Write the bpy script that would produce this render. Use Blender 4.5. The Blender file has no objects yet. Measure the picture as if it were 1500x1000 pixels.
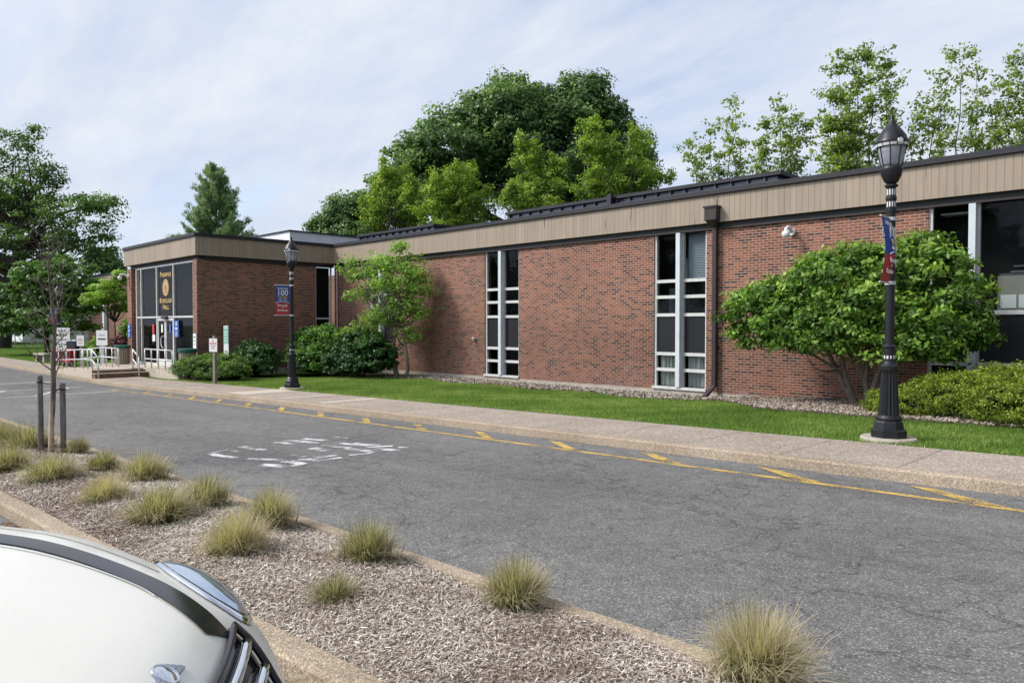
import bpy, math, random
import numpy as np
from mathutils import Vector, Matrix
R = math.radians
sc = bpy.context.scene
COL = sc.collection
F = 1080.0; S2 = math.sqrt(.5); PITCH = math.atan(25/F)

# ---------------------------------------------------------------- helpers
def interp(x, xs, ys): return float(np.interp(x, xs, ys))
def g(x):                      # level of the road surface along the street
    return interp(x, [-200, -60, -30, -20, 0, 40, 200], [-2.27, -2.27, -2.25, -2.03, -1.66, -1.45, -1.45])
def wallg(x): return interp(x, [-60, -29, -22, -10.4, -6.5, 5], [-2.1, -2.1, -2.02, -2.0, -1.78, -1.75])
KERB = .13
def G(x, y):                   # ground level anywhere
    if y < 8.62: return g(x)
    if y < 10.4: return g(x) + KERB
    if x < -29.4: return g(x) + KERB
    k = min(1, (y-10.4)/6.8); k = k*k*(3-2*k)
    return (g(x)+KERB)*(1-k) + wallg(x)*k
def ray(u, v):
    a = (u-750)/F; b = (500-v)/F
    fw = Vector((-S2*math.cos(PITCH), S2*math.cos(PITCH), -math.sin(PITCH)))
    rt = Vector((S2, S2, 0)); up = rt.cross(fw)
    return (fw + rt*a + up*b)
def gp(u, v, z):               # where the ray through a photo point meets level z
    d = ray(u, v); t = z/d.z
    return Vector((d.x*t, d.y*t, z))
def gstrip(u, v, dz=0.1):
    z = -1.7
    for _ in range(6):
        p = gp(u, v, z); z = g(p.x)+dz
    return Vector((p.x, p.y, z))

def tag(o, label=None, cat=None, group=None, kind=None):
    if label: o['label'] = label
    if cat: o['category'] = cat
    if group: o['group'] = group
    if kind: o['kind'] = kind
    return o
def empty(name, loc, rz=0, **k):
    o = bpy.data.objects.new(name, None); COL.objects.link(o)
    o.location = loc; o.rotation_euler = (0, 0, rz); o.empty_display_size = .2
    return tag(o, **k)
def copy_tree(o, parent=None):
    c = o.copy(); COL.objects.link(c); c.parent = parent
    for ch in list(o.children): copy_tree(ch, c)
    return c
def origin_of(p):
    v = Vector((0, 0, 0))
    while p is not None: v += p.location; p = p.parent
    return v
def link(name, me, mats, parent=None, loc=(0, 0, 0), smooth=False):
    for m in (mats if isinstance(mats, (list, tuple)) else [mats]): me.materials.append(m)
    if smooth: me.polygons.foreach_set('use_smooth', [True]*len(me.polygons))
    o = bpy.data.objects.new(name, me); COL.objects.link(o)
    o.location = loc; o.parent = parent
    return o

class MB:
    def __init__(s): s.v = []; s.f = []; s.m = []; s.mi = 0
    def add(s, vs, fs):
        n = len(s.v); s.v += [tuple(p) for p in vs]
        for f in fs: s.f.append(tuple(i+n for i in f)); s.m.append(s.mi)
    def box(s, x0, y0, z0, x1, y1, z1, bev=0):
        if x0 > x1: x0, x1 = x1, x0
        if y0 > y1: y0, y1 = y1, y0
        if z0 > z1: z0, z1 = z1, z0
        vs = [(x, y, z) for z in (z0, z1) for y in (y0, y1) for x in (x0, x1)]
        s.add(vs, [(0, 2, 3, 1), (4, 5, 7, 6), (0, 1, 5, 4), (2, 6, 7, 3), (0, 4, 6, 2), (1, 3, 7, 5)])
        return s
    def quad(s, *ps): s.add(ps, [tuple(range(len(ps)))]); return s
    def tube(s, pts, rad, seg=8, cap=True):
        pts = [Vector(p) for p in pts]; n = len(pts)
        if not isinstance(rad, (list, tuple)): rad = [rad]*n
        vs = []; ref = Vector((.13, .27, .95)).normalized()
        for i, p in enumerate(pts):
            d = (pts[min(i+1, n-1)]-pts[max(i-1, 0)])
            d = d.normalized() if d.length > 1e-9 else Vector((0, 0, 1))
            if abs(d.dot(ref)) > .97: a = d.cross(Vector((1, 0, 0))).normalized()
            else: a = d.cross(ref).normalized()
            b = d.cross(a)
            for k in range(seg):
                t = 2*math.pi*k/seg
                vs.append(p+(a*math.cos(t)+b*math.sin(t))*rad[i])
        fs = [(i*seg+k, i*seg+(k+1) % seg, (i+1)*seg+(k+1) % seg, (i+1)*seg+k) for i in range(n-1) for k in range(seg)]
        if cap: fs += [tuple(range(seg))[::-1], tuple(range((n-1)*seg, n*seg))]
        s.add(vs, fs); return s
    def lathe(s, prof, c=(0, 0, 0), seg=20, flute=0, cap=True):
        vs = []
        for (r, z) in prof:
            for k in range(seg):
                t = 2*math.pi*k/seg
                rr = r*(1-(flute if k % 2 else 0))
                vs.append((c[0]+rr*math.cos(t), c[1]+rr*math.sin(t), c[2]+z))
        n = len(prof)
        fs = [(i*seg+k, i*seg+(k+1) % seg, (i+1)*seg+(k+1) % seg, (i+1)*seg+k) for i in range(n-1) for k in range(seg)]
        if cap: fs += [tuple(range(seg))[::-1], tuple(range((n-1)*seg, n*seg))]
        s.add(vs, fs); return s
    def grid(s, P, close=False):   # P[i][j]
        n = len(P); m = len(P[0]); vs = [p for r in P for p in r]
        s.add(vs, [(i*m+j, i*m+j+1, (i+1)*m+j+1, (i+1)*m+j) for i in range(n-1) for j in range(m-1)]); return s
    def build(s, name, mats, parent=None, world=False, loc=(0, 0, 0), smooth=False):
        o = origin_of(parent) if world else Vector((0, 0, 0))
        if world and parent is None: o = Vector(loc)
        me = bpy.data.meshes.new(name)
        me.from_pydata([(p[0]-o.x, p[1]-o.y, p[2]-o.z) for p in s.v], [], s.f)
        if any(s.m): me.polygons.foreach_set('material_index', s.m)
        me.update()
        return link(name, me, mats, parent, loc, smooth)

def np_mesh(name, V, nper, val=None):   # V: (N*nper,3) separate polygons
    N = len(V)//nper; me = bpy.data.meshes.new(name)
    me.vertices.add(len(V)); me.vertices.foreach_set('co', V.astype(np.float32).ravel())
    me.loops.add(len(V)); me.loops.foreach_set('vertex_index', np.arange(len(V), dtype=np.int32))
    me.polygons.add(N)
    me.polygons.foreach_set('loop_start', np.arange(0, len(V), nper, dtype=np.int32))
    try: me.polygons.foreach_set('loop_total', np.full(N, nper, dtype=np.int32))
    except Exception: pass
    if val is not None:
        at = me.attributes.new('v', 'FLOAT', 'FACE'); at.data.foreach_set('value', val.astype(np.float32))
    me.update(calc_edges=True); return me

# ---------------------------------------------------------------- materials
def mat(name, col=(.5, .5, .5), rough=.7, metal=0, spec=.5):
    m = bpy.data.materials.new(name); m.use_nodes = True
    b = m.node_tree.nodes['Principled BSDF']
    b.inputs['Base Color'].default_value = (*col, 1); b.inputs['Roughness'].default_value = rough
    b.inputs['Metallic'].default_value = metal; b.inputs['Specular IOR Level'].default_value = spec
    return m
class NT:
    def __init__(s, m): s.t = m.node_tree; s.b = s.t.nodes.get('Principled BSDF')
    def n(s, typ, **k):
        nd = s.t.nodes.new(typ)
        for a, v in k.items(): setattr(nd, a, v)
        return nd
    def l(s, a, b): s.t.links.new(a, b)
    def pos(s): return s.n('ShaderNodeNewGeometry').outputs['Position']
    def noise(s, vec, scale, detail=3, rough=.55, dist=0):
        n = s.n('ShaderNodeTexNoise'); n.inputs['Scale'].default_value = scale
        n.inputs['Detail'].default_value = detail; n.inputs['Roughness'].default_value = rough
        n.inputs['Distortion'].default_value = dist
        if vec is not None: s.l(vec, n.inputs['Vector'])
        return n.outputs['Fac']
    def vor(s, vec, scale, feature='F1', out='Distance'):
        n = s.n('ShaderNodeTexVoronoi', feature=feature); n.inputs['Scale'].default_value = scale
        s.l(vec, n.inputs['Vector']); return n.outputs[out]
    def ramp(s, fac, stops, interp='LINEAR'):
        r = s.n('ShaderNodeValToRGB'); cr = r.color_ramp; cr.interpolation = interp
        while len(cr.elements) < len(stops): cr.elements.new(.5)
        for e, (p, c) in zip(cr.elements, stops):
            e.position = p; e.color = (*c, 1) if isinstance(c, (tuple, list)) else (c, c, c, 1)
        s.l(fac, r.inputs['Fac']); return r.outputs['Color']
    def mix(s, fac, a, b, mode='MIX'):
        m = s.n('ShaderNodeMix', data_type='RGBA', blend_type=mode)
        for i, v in ((0, fac), (6, a), (7, b)):
            if hasattr(v, 'links'): s.l(v, m.inputs[i])
            elif i == 0: m.inputs[0].default_value = v
            else: m.inputs[i].default_value = (*v, 1) if isinstance(v, (tuple, list)) else (v, v, v, 1)
        return m.outputs[2]
    def math(s, op, a, b=0, c=0):
        m = s.n('ShaderNodeMath', operation=op)
        for i, v in enumerate((a, b, c)):
            if hasattr(v, 'links'): s.l(v, m.inputs[i])
            else: m.inputs[i].default_value = v
        return m.outputs[0]
    def mapr(s, vec, sc_=(1, 1, 1), rot=(0, 0, 0)):
        m = s.n('ShaderNodeMapping'); m.inputs['Scale'].default_value = sc_; m.inputs['Rotation'].default_value = rot
        s.l(vec, m.inputs['Vector']); return m.outputs[0]
    def sep(s, vec): m = s.n('ShaderNodeSeparateXYZ'); s.l(vec, m.inputs[0]); return m.outputs
    def comb(s, x, y, z):
        m = s.n('ShaderNodeCombineXYZ')
        for i, v in enumerate((x, y, z)):
            if hasattr(v, 'links'): s.l(v, m.inputs[i])
            else: m.inputs[i].default_value = v
        return m.outputs[0]
    def bump(s, h, strength=.3, dist=.01):
        b = s.n('ShaderNodeBump'); b.inputs['Strength'].default_value = strength; b.inputs['Distance'].default_value = dist
        s.l(h, b.inputs['Height']); s.l(b.outputs[0], s.b.inputs['Normal'])
    def base(s, c): s.l(c, s.b.inputs['Base Color'])

def weathered(name, col, rough=.7, amt=.25, scale=3, metal=0, spec=.4):
    m = mat(name, col, rough, metal, spec); t = NT(m); p = t.pos()
    n = t.noise(p, scale, 5, .65)
    dk = tuple(c*(1-amt) for c in col); lt = tuple(min(1, c*(1+amt*.6)) for c in col)
    t.base(t.ramp(n, [(.3, dk), (.7, lt)])); 
    t.bump(t.noise(p, 60, 3), .08, .01)
    return m

def m_asphalt():
    m = mat('asphalt', rough=.9, spec=.25); t = NT(m); p = t.pos()
    big = t.ramp(t.noise(p, .35, 4, .6), [(.3, (.138, .135, .132)), (.7, (.182, .178, .173))])
    med = t.ramp(t.noise(p, 6, 4, .7), [(.25, .78), (.75, 1.2)])
    lane = t.ramp(t.noise(t.mapr(p, (.12, 1.1, 1)), .9, 4, .6), [(.3, .82), (.65, 1.08)])
    oil = t.ramp(t.noise(p, .9, 5, .75, .3), [(.27, .55), (.36, 1)])
    med = t.mix(1, t.mix(1, med, lane, 'MULTIPLY'), oil, 'MULTIPLY')
    c = t.mix(1, big, med, 'MULTIPLY')
    sp = t.n('ShaderNodeTexVoronoi'); sp.inputs['Scale'].default_value = 120; t.l(p, sp.inputs['Vector'])
    hs = t.sep(sp.outputs['Color'])[0]
    c = t.mix(1, c, t.ramp(hs, [(0, .55), (.45, .86), (.8, 1.12), (.94, 1.65), (1, 2.4)]), 'MULTIPLY')
    # cracks
    wp = t.n('ShaderNodeVectorMath', operation='ADD'); nz = t.n('ShaderNodeTexNoise'); nz.inputs['Scale'].default_value = 1.1
    nz.inputs['Detail'].default_value = 6; t.l(p, nz.inputs['Vector'])
    sv = t.n('ShaderNodeVectorMath', operation='SCALE'); sv.inputs['Scale'].default_value = 1.6
    t.l(nz.outputs['Color'], sv.inputs[0]); t.l(p, wp.inputs[0]); t.l(sv.outputs[0], wp.inputs[1])
    d1 = t.vor(wp.outputs[0], .42, 'DISTANCE_TO_EDGE'); d2 = t.vor(wp.outputs[0], 1.25, 'DISTANCE_TO_EDGE')
    k1 = t.ramp(d1, [(0, 0.0), (.006, 1)]); k2 = t.ramp(d2, [(0, 0.1), (.013, 1)])
    msk = t.ramp(t.noise(p, .5, 3), [(.5, .25), (.62, 1)]); k2 = t.mix(msk, k2, 1.0)
    msk1 = t.ramp(t.noise(p, 1.1, 3), [(.5, 0), (.68, 1)]); k1 = t.mix(msk1, k1, 1.0)
    ck = t.mix(1, k1, k2, 'MULTIPLY')
    t.base(t.mix(1, c, t.mix(1, ck, (.67, .67, .67), 'LIGHTEN') , 'MULTIPLY'))
    t.bump(t.math('ADD', hs, t.math('MULTIPLY', ck, 1.5)), .35, .006)
    return m

def m_brick():
    m = mat('brick', rough=.85, spec=.2); t = NT(m); p = t.pos(); x, y, z = t.sep(p)
    v = t.comb(t.math('ADD', x, y), z, 0)
    b = t.n('ShaderNodeTexBrick'); t.l(v, b.inputs['Vector'])
    for k, val in (('Scale', 1), ('Mortar Size', .0085), ('Mortar Smooth', .1), ('Bias', 0), ('Brick Width', .203), ('Row Height', .0677)):
        b.inputs[k].default_value = val
    b.inputs['Color1'].default_value = (0, 0, 0, 1); b.inputs['Color2'].default_value = (1, 1, 1, 1); b.inputs['Mortar'].default_value = (0, 0, 0, 1)
    pick = b.outputs['Color']
    br = t.ramp(pick, [(0, (.055, .038, .038)), (.15, (.1, .05, .044)), (.36, (.205, .083, .056)), (.6, (.25, .098, .063)), (.85, (.3, .12, .078)), (1, (.215, .085, .06))])
    sm = t.mix(1, t.ramp(t.noise(p, .55, 5, .65), [(.3, .7), (.7, 1.18)]), t.ramp(t.noise(t.mapr(p, (1.6, 1.6, .2)), 1.3, 4), [(.3, .85), (.6, 1.05)]), 'MULTIPLY')
    fine = t.ramp(t.noise(p, 45, 3), [(.3, .8), (.7, 1.2)])
    br = t.mix(1, t.mix(1, br, sm, 'MULTIPLY'), fine, 'MULTIPLY')
    br = t.mix(t.ramp(t.noise(p, .9, 5, .7, .5), [(.6, 0), (.72, .55)]), br, (.13, .085, .085))
    c = t.mix(b.outputs['Fac'], br, (.4, .28, .22))
    eff = t.math('MULTIPLY', t.ramp(t.noise(t.mapr(p, (1, 1, .6)), 2.2, 5, .75), [(.52, 0), (.7, .4)]), t.ramp(t.math('MULTIPLY_ADD', z, .3, .6), [(.02, 1), (.5, 0)]))
    c = t.mix(eff, c, (.42, .36, .33))
    # damp streak towards the bottom
    dr = t.ramp(t.math('ADD', z, t.math('MULTIPLY', t.noise(p, 2, 3), .8)), [(0, .8), (1, 1)])
    t.base(t.mix(1, c, dr, 'MULTIPLY'))
    t.bump(t.math('SUBTRACT', 1, b.outputs['Fac']), .5, .008)
    return m

def m_siding():
    m = mat('ribbed_siding', rough=.6, spec=.3); t = NT(m); p = t.pos(); x, y, z = t.sep(p)
    s = t.math('FRACT', t.math('MULTIPLY', t.math('ADD', x, y), 1/.15))
    groove = t.ramp(s, [(0, .5), (.05, .55), (.11, 1), (1, 1)])
    idn = t.n('ShaderNodeTexWhiteNoise'); idn.noise_dimensions = '1D'
    t.l(t.math('FLOOR', t.math('MULTIPLY', t.math('ADD', x, y), 1/.15)), idn.inputs['W'])
    tone = t.ramp(idn.outputs['Value'], [(0, (.33, .262, .2)), (1, (.36, .288, .222))])
    st = t.ramp(t.noise(t.mapr(p, (2.2, 2.2, .25)), 1.5, 5, .7), [(.3, .84), (.6, 1.04)])
    scr = t.ramp(t.noise(t.mapr(p, (9, 9, .9)), .9, 2), [(.24, .35), (.3, 1)])
    c = t.mix(1, t.mix(1, tone, groove, 'MULTIPLY'), t.mix(1, st, scr, 'MULTIPLY'), 'MULTIPLY')
    t.base(c); t.bump(groove, .35, .01); return m

def m_aggregate(name, c0, c1, joint=True):
    m = mat(name, rough=.9, spec=.2); t = NT(m); p = t.pos(); x, y, z = t.sep(p)
    v = t.n('ShaderNodeTexVoronoi'); v.inputs['Scale'].default_value = 70 if joint else 130; t.l(p, v.inputs['Vector'])
    h = t.sep(v.outputs['Color'])[0]
    sp = t.ramp(h, [(0, .5), (.5, .9), (.85, 1.15), (1, 1.7)])
    b = t.ramp(t.noise(p, .7, 5, .65), [(.3, c0), (.7, c1)])
    c = t.mix(1, b, sp, 'MULTIPLY')
    if joint:
        f = t.math('FRACT', t.math('MULTIPLY', x, 1/1.36))
        c = t.mix(1, c, t.ramp(f, [(0, .45), (.012, .5), (.018, 1)]), 'MULTIPLY')
    t.base(c); t.bump(h, .25, .004); return m

def m_leaf(name, dark, mid, light, trans=.3, rough=.5, spec=.35, gain=1):
    m = mat(name, rough=rough, spec=spec); t = NT(m)
    a = t.n('ShaderNodeAttribute', attribute_name='v')
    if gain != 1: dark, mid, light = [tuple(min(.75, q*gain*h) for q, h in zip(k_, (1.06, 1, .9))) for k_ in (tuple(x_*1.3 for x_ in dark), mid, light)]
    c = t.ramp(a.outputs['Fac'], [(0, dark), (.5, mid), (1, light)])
    t.base(c)
    tr = t.n('ShaderNodeBsdfTranslucent'); t.l(t.mix(1, c, (1.2, 1.35, .6), 'MULTIPLY'), tr.inputs['Color'])
    mx = t.n('ShaderNodeMixShader'); mx.inputs[0].default_value = trans
    out = t.t.nodes['Material Output']
    t.l(t.b.outputs[0], mx.inputs[1]); t.l(tr.outputs[0], mx.inputs[2]); t.l(mx.outputs[0], out.inputs['Surface'])
    return m

def m_bark(name, c0=(.06, .05, .042), c1=(.16, .135, .115)):
    m = mat(name, rough=.9, spec=.15); t = NT(m); p = t.pos()
    n = t.noise(t.mapr(p, (14, 14, 2.5)), 1.4, 5, .7); t.base(t.ramp(n, [(.35, c0), (.65, c1)])); t.bump(n, .6, .02)
    return m

def m_glass(name='window_glass', tint=(.55, .6, .6), refl=.6):
    m = bpy.data.materials.new(name); m.use_nodes = True; nt = m.node_tree
    t = NT(m); nt.nodes.remove(t.b)
    tr = t.n('ShaderNodeBsdfTransparent'); tr.inputs[0].default_value = (*tint, 1)
    gl = t.n('ShaderNodeBsdfGlossy'); gl.inputs['Roughness'].default_value = .02; gl.inputs[0].default_value = (.75, .8, .85, 1)
    bp = t.n('ShaderNodeBump'); bp.inputs['Strength'].default_value = .04; bp.inputs['Distance'].default_value = .05
    t.l(t.noise(t.pos(), 1.3, 2), bp.inputs['Height']); t.l(bp.outputs[0], gl.inputs['Normal'])
    fr = t.n('ShaderNodeFresnel'); fr.inputs[0].default_value = 1.45
    mx = t.n('ShaderNodeMixShader'); t.l(t.math('MULTIPLY', fr.outputs[0], refl), mx.inputs[0])
    t.l(tr.outputs[0], mx.inputs[1]); t.l(gl.outputs[0], mx.inputs[2])
    t.l(mx.outputs[0], nt.nodes['Material Output'].inputs['Surface'])
    return m

def m_paint_line(name, col, wear=.5):
    m = mat(name, col, .8, spec=.25); t = NT(m); p = t.pos()
    n = t.math('ADD', t.math('MULTIPLY', t.noise(p, 3.5, 3), .45), t.math('MULTIPLY', t.noise(p, 55, 3, .8), .55))
    k = t.ramp(n, [(wear-.05, 0), (wear+.03, 1)])
    t.base(t.ramp(t.noise(p, 20, 3), [(.3, tuple(c*.75 for c in col)), (.7, col)]))
    tr = t.n('ShaderNodeBsdfTransparent'); mx = t.n('ShaderNodeMixShader')
    t.l(k, mx.inputs[0]); t.l(tr.outputs[0], mx.inputs[1]); t.l(t.b.outputs[0], mx.inputs[2])
    t.l(mx.outputs[0], t.t.nodes['Material Output'].inputs['Surface'])
    return m

M = {}
M['asphalt'] = m_asphalt(); M['brick'] = m_brick(); M['siding'] = m_siding()
M['walk'] = m_aggregate('exposed_aggregate', (.3, .25, .205), (.4, .335, .28))
M['kerb'] = m_aggregate('kerb_concrete', (.3, .235, .17), (.43, .35, .265), False)
M['conc'] = weathered('concrete', (.42, .37, .31), .85, .25, 4)
M['slab'] = weathered('pale_slab', (.5, .43, .35), .85, .15, 5)
M['black'] = weathered('black_metal', (.012, .013, .016), .4, .3, 8)
M['darkcap'] = weathered('dark_roof_edge', (.022, .021, .028), .5, .3, 3)
M['soffit'] = mat('soffit', (.018, .018, .02), .7)
M['brown'] = weathered('brown_gutter_metal', (.038, .028, .028), .5, .2, 5)
M['alu'] = weathered('aluminium_frame', (.6, .6, .58), .45, .15, 9)
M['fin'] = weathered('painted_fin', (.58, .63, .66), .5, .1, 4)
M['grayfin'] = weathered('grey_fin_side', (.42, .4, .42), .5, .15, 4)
M['glass'] = m_glass(tint=(.8, .84, .84), refl=.36); M['panel'] = weathered('navy_spandrel', (.01, .01, .015), .45, .2, 2)
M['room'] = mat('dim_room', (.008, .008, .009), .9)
M['white'] = weathered('white_paint', (.75, .76, .76), .5, .08, 4)
M['penth'] = weathered('penthouse_white', (.82, .85, .9), .6, .12, 2)
M['gold'] = mat('gold_leaf', (.62, .44, .17), .5, 0)
M['goldd'] = mat('gold_leaf_dark', (.25, .17, .07), .5, 0)
M['rail'] = weathered('galvanised_rail', (.55, .57, .57), .4, .15, 15, .2)
M['rust'] = weathered('brown_brick_step', (.2, .11, .075), .85, .4, 9)
M['green'] = mat('green_plastic', (.015, .11, .075), .45)
M['slatw'] = weathered('tan_slats', (.33, .27, .21), .8, .3, 12)
M['wood'] = weathered('grey_wood', (.25, .23, .2), .9, .35, 14)
M['stake'] = m_bark('stake_wood', (.1, .09, .085), (.3, .27, .25))
M['blue'] = mat('banner_blue', (.015, .06, .28), .6); M['red'] = mat('banner_red', (.42, .04, .05), .6)
M['signw'] = mat('sign_white', (.75, .76, .75), .5); M['signr'] = mat('sign_red', (.55, .03, .04), .5)
M['signb'] = mat('sign_blue', (.03, .1, .42), .5); M['signg'] = mat('sign_green', (.25, .5, .42), .5)
M['signk'] = mat('sign_dark', (.03, .03, .03), .5); M['navy'] = mat('navy_box', (.012, .025, .07), .4)
M['redbox'] = mat('red_box', (.45, .02, .025), .4)
M['yellow'] = m_paint_line('yellow_line', (.62, .42, .12), .485); M['wline'] = m_paint_line('white_line', (.68, .68, .68), .44)
M['wworn'] = m_paint_line('worn_white_line', (.72, .72, .72), .5)
M['bark'] = m_bark('bark'); M['barkg'] = m_bark('grey_bark', (.1, .085, .07), (.24, .2, .17)); M['barkd'] = m_bark('dark_bark', (.03, .026, .022), (.08, .068, .058))
M['stone'] = weathered('bench_stone', (.42, .4, .35), .9, .25, 8)

def m_frost():
    m = mat('frosted_glass', (.5, .52, .56), .35, spec=.5); t = NT(m); p = t.pos()
    t.base(t.ramp(t.noise(p, 5, 2), [(.3, (.33, .35, .4)), (.7, (.56, .57, .6))]))
    t.b.inputs['Transmission Weight'].default_value = .35
    return m
M['frost'] = m_frost()

def m_ground(name, stops, scale, bump=.4, scale2=40, lo=.6, hi=1.35):
    m = mat(name, rough=.95, spec=.1); t = NT(m); p = t.pos()
    c = t.ramp(t.noise(p, scale, 5, .65), stops)
    n2 = t.noise(p, scale2, 4, .7)
    t.base(t.mix(1, c, t.ramp(n2, [(.3, lo), (.7, hi)]), 'MULTIPLY')); t.bump(n2, bump, .02)
    return m
M['lawn'] = m_ground('lawn_soil', [(.3, (.045, .1, .014)), (.7, (.075, .15, .02))], 1.2)
M['mulch'] = m_ground('mulch', [(.3, (.16, .12, .09)), (.7, (.33, .275, .23))], 1.5, .6, 45, .4, 1.5)
M['bed'] = m_ground('wall_bed', [(.3, (.1, .075, .055)), (.7, (.2, .165, .13))], 3, .6, 30, .5, 1.4)
M['field'] = m_ground('far_grass', [(.3, (.05, .085, .02)), (.7, (.085, .12, .035))], .2)

# ---------------------------------------------------------------- camera, light, sky
cam = bpy.data.cameras.new('camera'); co = bpy.data.objects.new('camera', cam); COL.objects.link(co)
cam.sensor_width = 36; cam.lens = 36*F/1500; cam.clip_end = 2000; cam.clip_start = .05
co.location = (0, 0, 0); co.rotation_euler = (R(90)-PITCH, 0, R(45)); sc.camera = co
SUN_DIR = Vector((-.75, -.8, 1.05)).normalized()    # towards the sun
el = math.asin(SUN_DIR.z); az = math.atan2(SUN_DIR.x, SUN_DIR.y)
sl = bpy.data.lights.new('sun', 'SUN'); sl.energy = 3.9; sl.angle = R(14); sl.color = (1, .95, .87)
so = bpy.data.objects.new('sun', sl); COL.objects.link(so)
so.rotation_euler = (-SUN_DIR).to_track_quat('-Z', 'Y').to_euler()
w = bpy.data.worlds.new('World'); sc.world = w; w.use_nodes = True; wt = w.node_tree
class WT(NT):
    def __init__(s): s.t = wt; s.b = None
t = WT(); bg = wt.nodes['Background']
sky = t.n('ShaderNodeTexSky', sky_type='NISHITA'); sky.sun_disc = False; sky.sun_elevation = el; sky.sun_rotation = az
sky.air_density = 1.0; sky.dust_density = 1.5; sky.ozone_density = 1.5
tc = t.n('ShaderNodeTexCoord').outputs['Generated']; x, y, z = t.sep(tc)
zz = t.math('ADD', t.math('MAXIMUM', z, 0), .22)
cv = t.comb(t.math('DIVIDE', x, zz), t.math('DIVIDE', y, zz), 0)
cv2 = t.mapr(cv, (1.0, 2.2, 1), (0, 0, R(20)))
n1 = t.noise(cv2, .8, 7, .55, .4); n2 = t.noise(t.mapr(cv, (.6, 1.2, 1)), 2.6, 6, .62, .2)
nn = t.math('ADD', t.math('MULTIPLY', n1, .7), t.math('MULTIPLY', n2, .3))
k = t.ramp(nn, [(.36, .25), (.45, .75), (.54, 1)])
cc = t.ramp(t.noise(cv2, 1.4, 6, .6), [(.3, (4.3, 5.0, 6.4)), (.62, (5.9, 6.15, 6.75))])
skb = t.mix(1, sky.outputs[0], (1.35, 1.4, 1.45), 'MULTIPLY')
hz = t.ramp(z, [(0, .6), (.22, .0)])
skc = t.mix(k, skb, cc); skc = t.mix(hz, skc, (4.5, 5.2, 6.5))
skc = t.mix(1, skc, t.ramp(x, [(0, 1), (.06, .95), (.6, .42)]), 'MULTIPLY')  # sky dimmed on its unseen right-hand side so the entrance side wall darkens
skc = t.mix(1, skc, t.ramp(t.math('MULTIPLY', y, -1), [(.02, 1), (.7, 2.0)]), 'MULTIPLY')  # unseen sky behind the camera raised to brighten the fill light
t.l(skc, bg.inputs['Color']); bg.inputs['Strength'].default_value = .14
sc.view_settings.view_transform = 'Standard'; sc.view_settings.look = 'None'; sc.view_settings.exposure = 0

# ---------------------------------------------------------------- the setting
def sheet(name, xs, ys, zf, m, kind='structure'):
    b = MB(); b.grid([[(x, y, zf(x, y)) for y in ys] for x in xs]); b.f = [f[::-1] for f in b.f]
    o = b.build(name, m); tag(o, kind=kind); return o
XS = sorted(set([-200, -100, -60, -40, -30, -29.4, -26, -22, -20, -10.4, -6.5, -3, 0, 3, 8, 20, 40, 80, 200] + list(range(-36, 10, 2))))
XB = [-1500, -400] + XS + [400, 1500]
sheet('ground', XB, [-1500, -300, -80, 8, 80, 300, 1500], lambda x, y: -2.6, M['field'])
sheet('road', XS, [-26, 8.64], lambda x, y: g(x), M['asphalt'])
LY = [10.4, 11, 12, 13, 14, 15, 16, 17, 18.2]
LX = [x for x in XS if -29.4 <= x <= 80]
sheet('lawn', LX, LY, lambda x, y: G(x, y), M['lawn'])
WX = [x for x in XS if -100 <= x <= -29.4]
sheet('side_lawn', WX, [10.4, 12, 60], lambda x, y: g(x)+KERB-.01+(-.0 if y < 50 else 0), M['lawn'])
sheet('pavement', XS, [8.74, 10.42], lambda x, y: g(x)+KERB+.004, M['walk'])
def kerb(name, y0, y1, top, x0=-200, x1=80, flip=False, sk=None):
    xs = [x for x in XS+[-13, -2.75] if x0 < x < x1]; xs = [x0]+sorted(xs)+[x1]
    P = []
    for x in xs:
        z = g(x)
        if not flip: pr = [(y0+.0, z-.1), (y0+.02, z+top-.02), (y0+.045, z+top), (y1, z+top+.004), (y1, z-.1)]
        else: pr = [(y0, z-.1), (y0, z+top+.004), (y1-.045, z+top), (y1-.02, z+top-.02), (y1, z-.1)]
        P.append([(x, a+(sk(x) if sk else 0), b) for a, b in pr])
    b = MB(); b.grid(P); b.f = [f[::-1] for f in b.f]
    b.add(P[-1], [(0, 1, 2, 3, 4)]); b.add(P[0], [(4, 3, 2, 1, 0)])
    tag(b.build(name, M['kerb']), kind='structure')
kerb('pavement_kerb', 8.6, 8.76, KERB)
SY0, SY1 = 1.74, 3.24
def skew(x): return .045*(max(-13., min(0., x))+2.75)
kerb('bed_kerb_near', SY0, SY0+.17, .11, sk=skew)
kerb('bed_kerb_far', SY1-.17, SY1, .11, flip=True)
SX = sorted(set(XS+[x*.5 for x in range(-60, 12)])); SX = [x for x in SX if -60 <= x <= 80]
def bedz(x, y):
    k = max(0, 1-((y-2.52)/.55)**2); return g(x)+.095+.05*k+.012*math.sin(x*3.1+y*5)
b = MB(); b.grid([[(x, y+(skew(x)*(1-i/6)), bedz(x, y)) for i, y in enumerate([SY0+.15, 2.1, 2.3, 2.5, 2.7, 2.9, SY1-.15])] for x in SX]); b.f = [f[::-1] for f in b.f]
tag(b.build('mulch_bed', M['mulch']), kind='structure')
# gravel / mulch bed at the wall
sheet('wall_bed', LX, [16.75, 17.2, 17.6, 18.1], lambda x, y: G(x, y)+.012+.02*math.sin(x*2)*(y > 17), M['bed'])
def bfront(x): k = min(1, max(0, (x+9.8)/3.4)); return 16.85-2.75*k*k*(3-2*k)
b = MB(); b.grid([[(x, bfront(x)+(17.0-bfront(x))*j/4, G(x, bfront(x)+(17.0-bfront(x))*j/4)+.02+.03*math.sin(math.pi*j/8)) for j in range(5)] for x in [-9.8+i*.4 for i in range(40)]]); b.f = [f[::-1] for f in b.f]
tag(b.build('shrub_bed', M['bed']), kind='structure')
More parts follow.
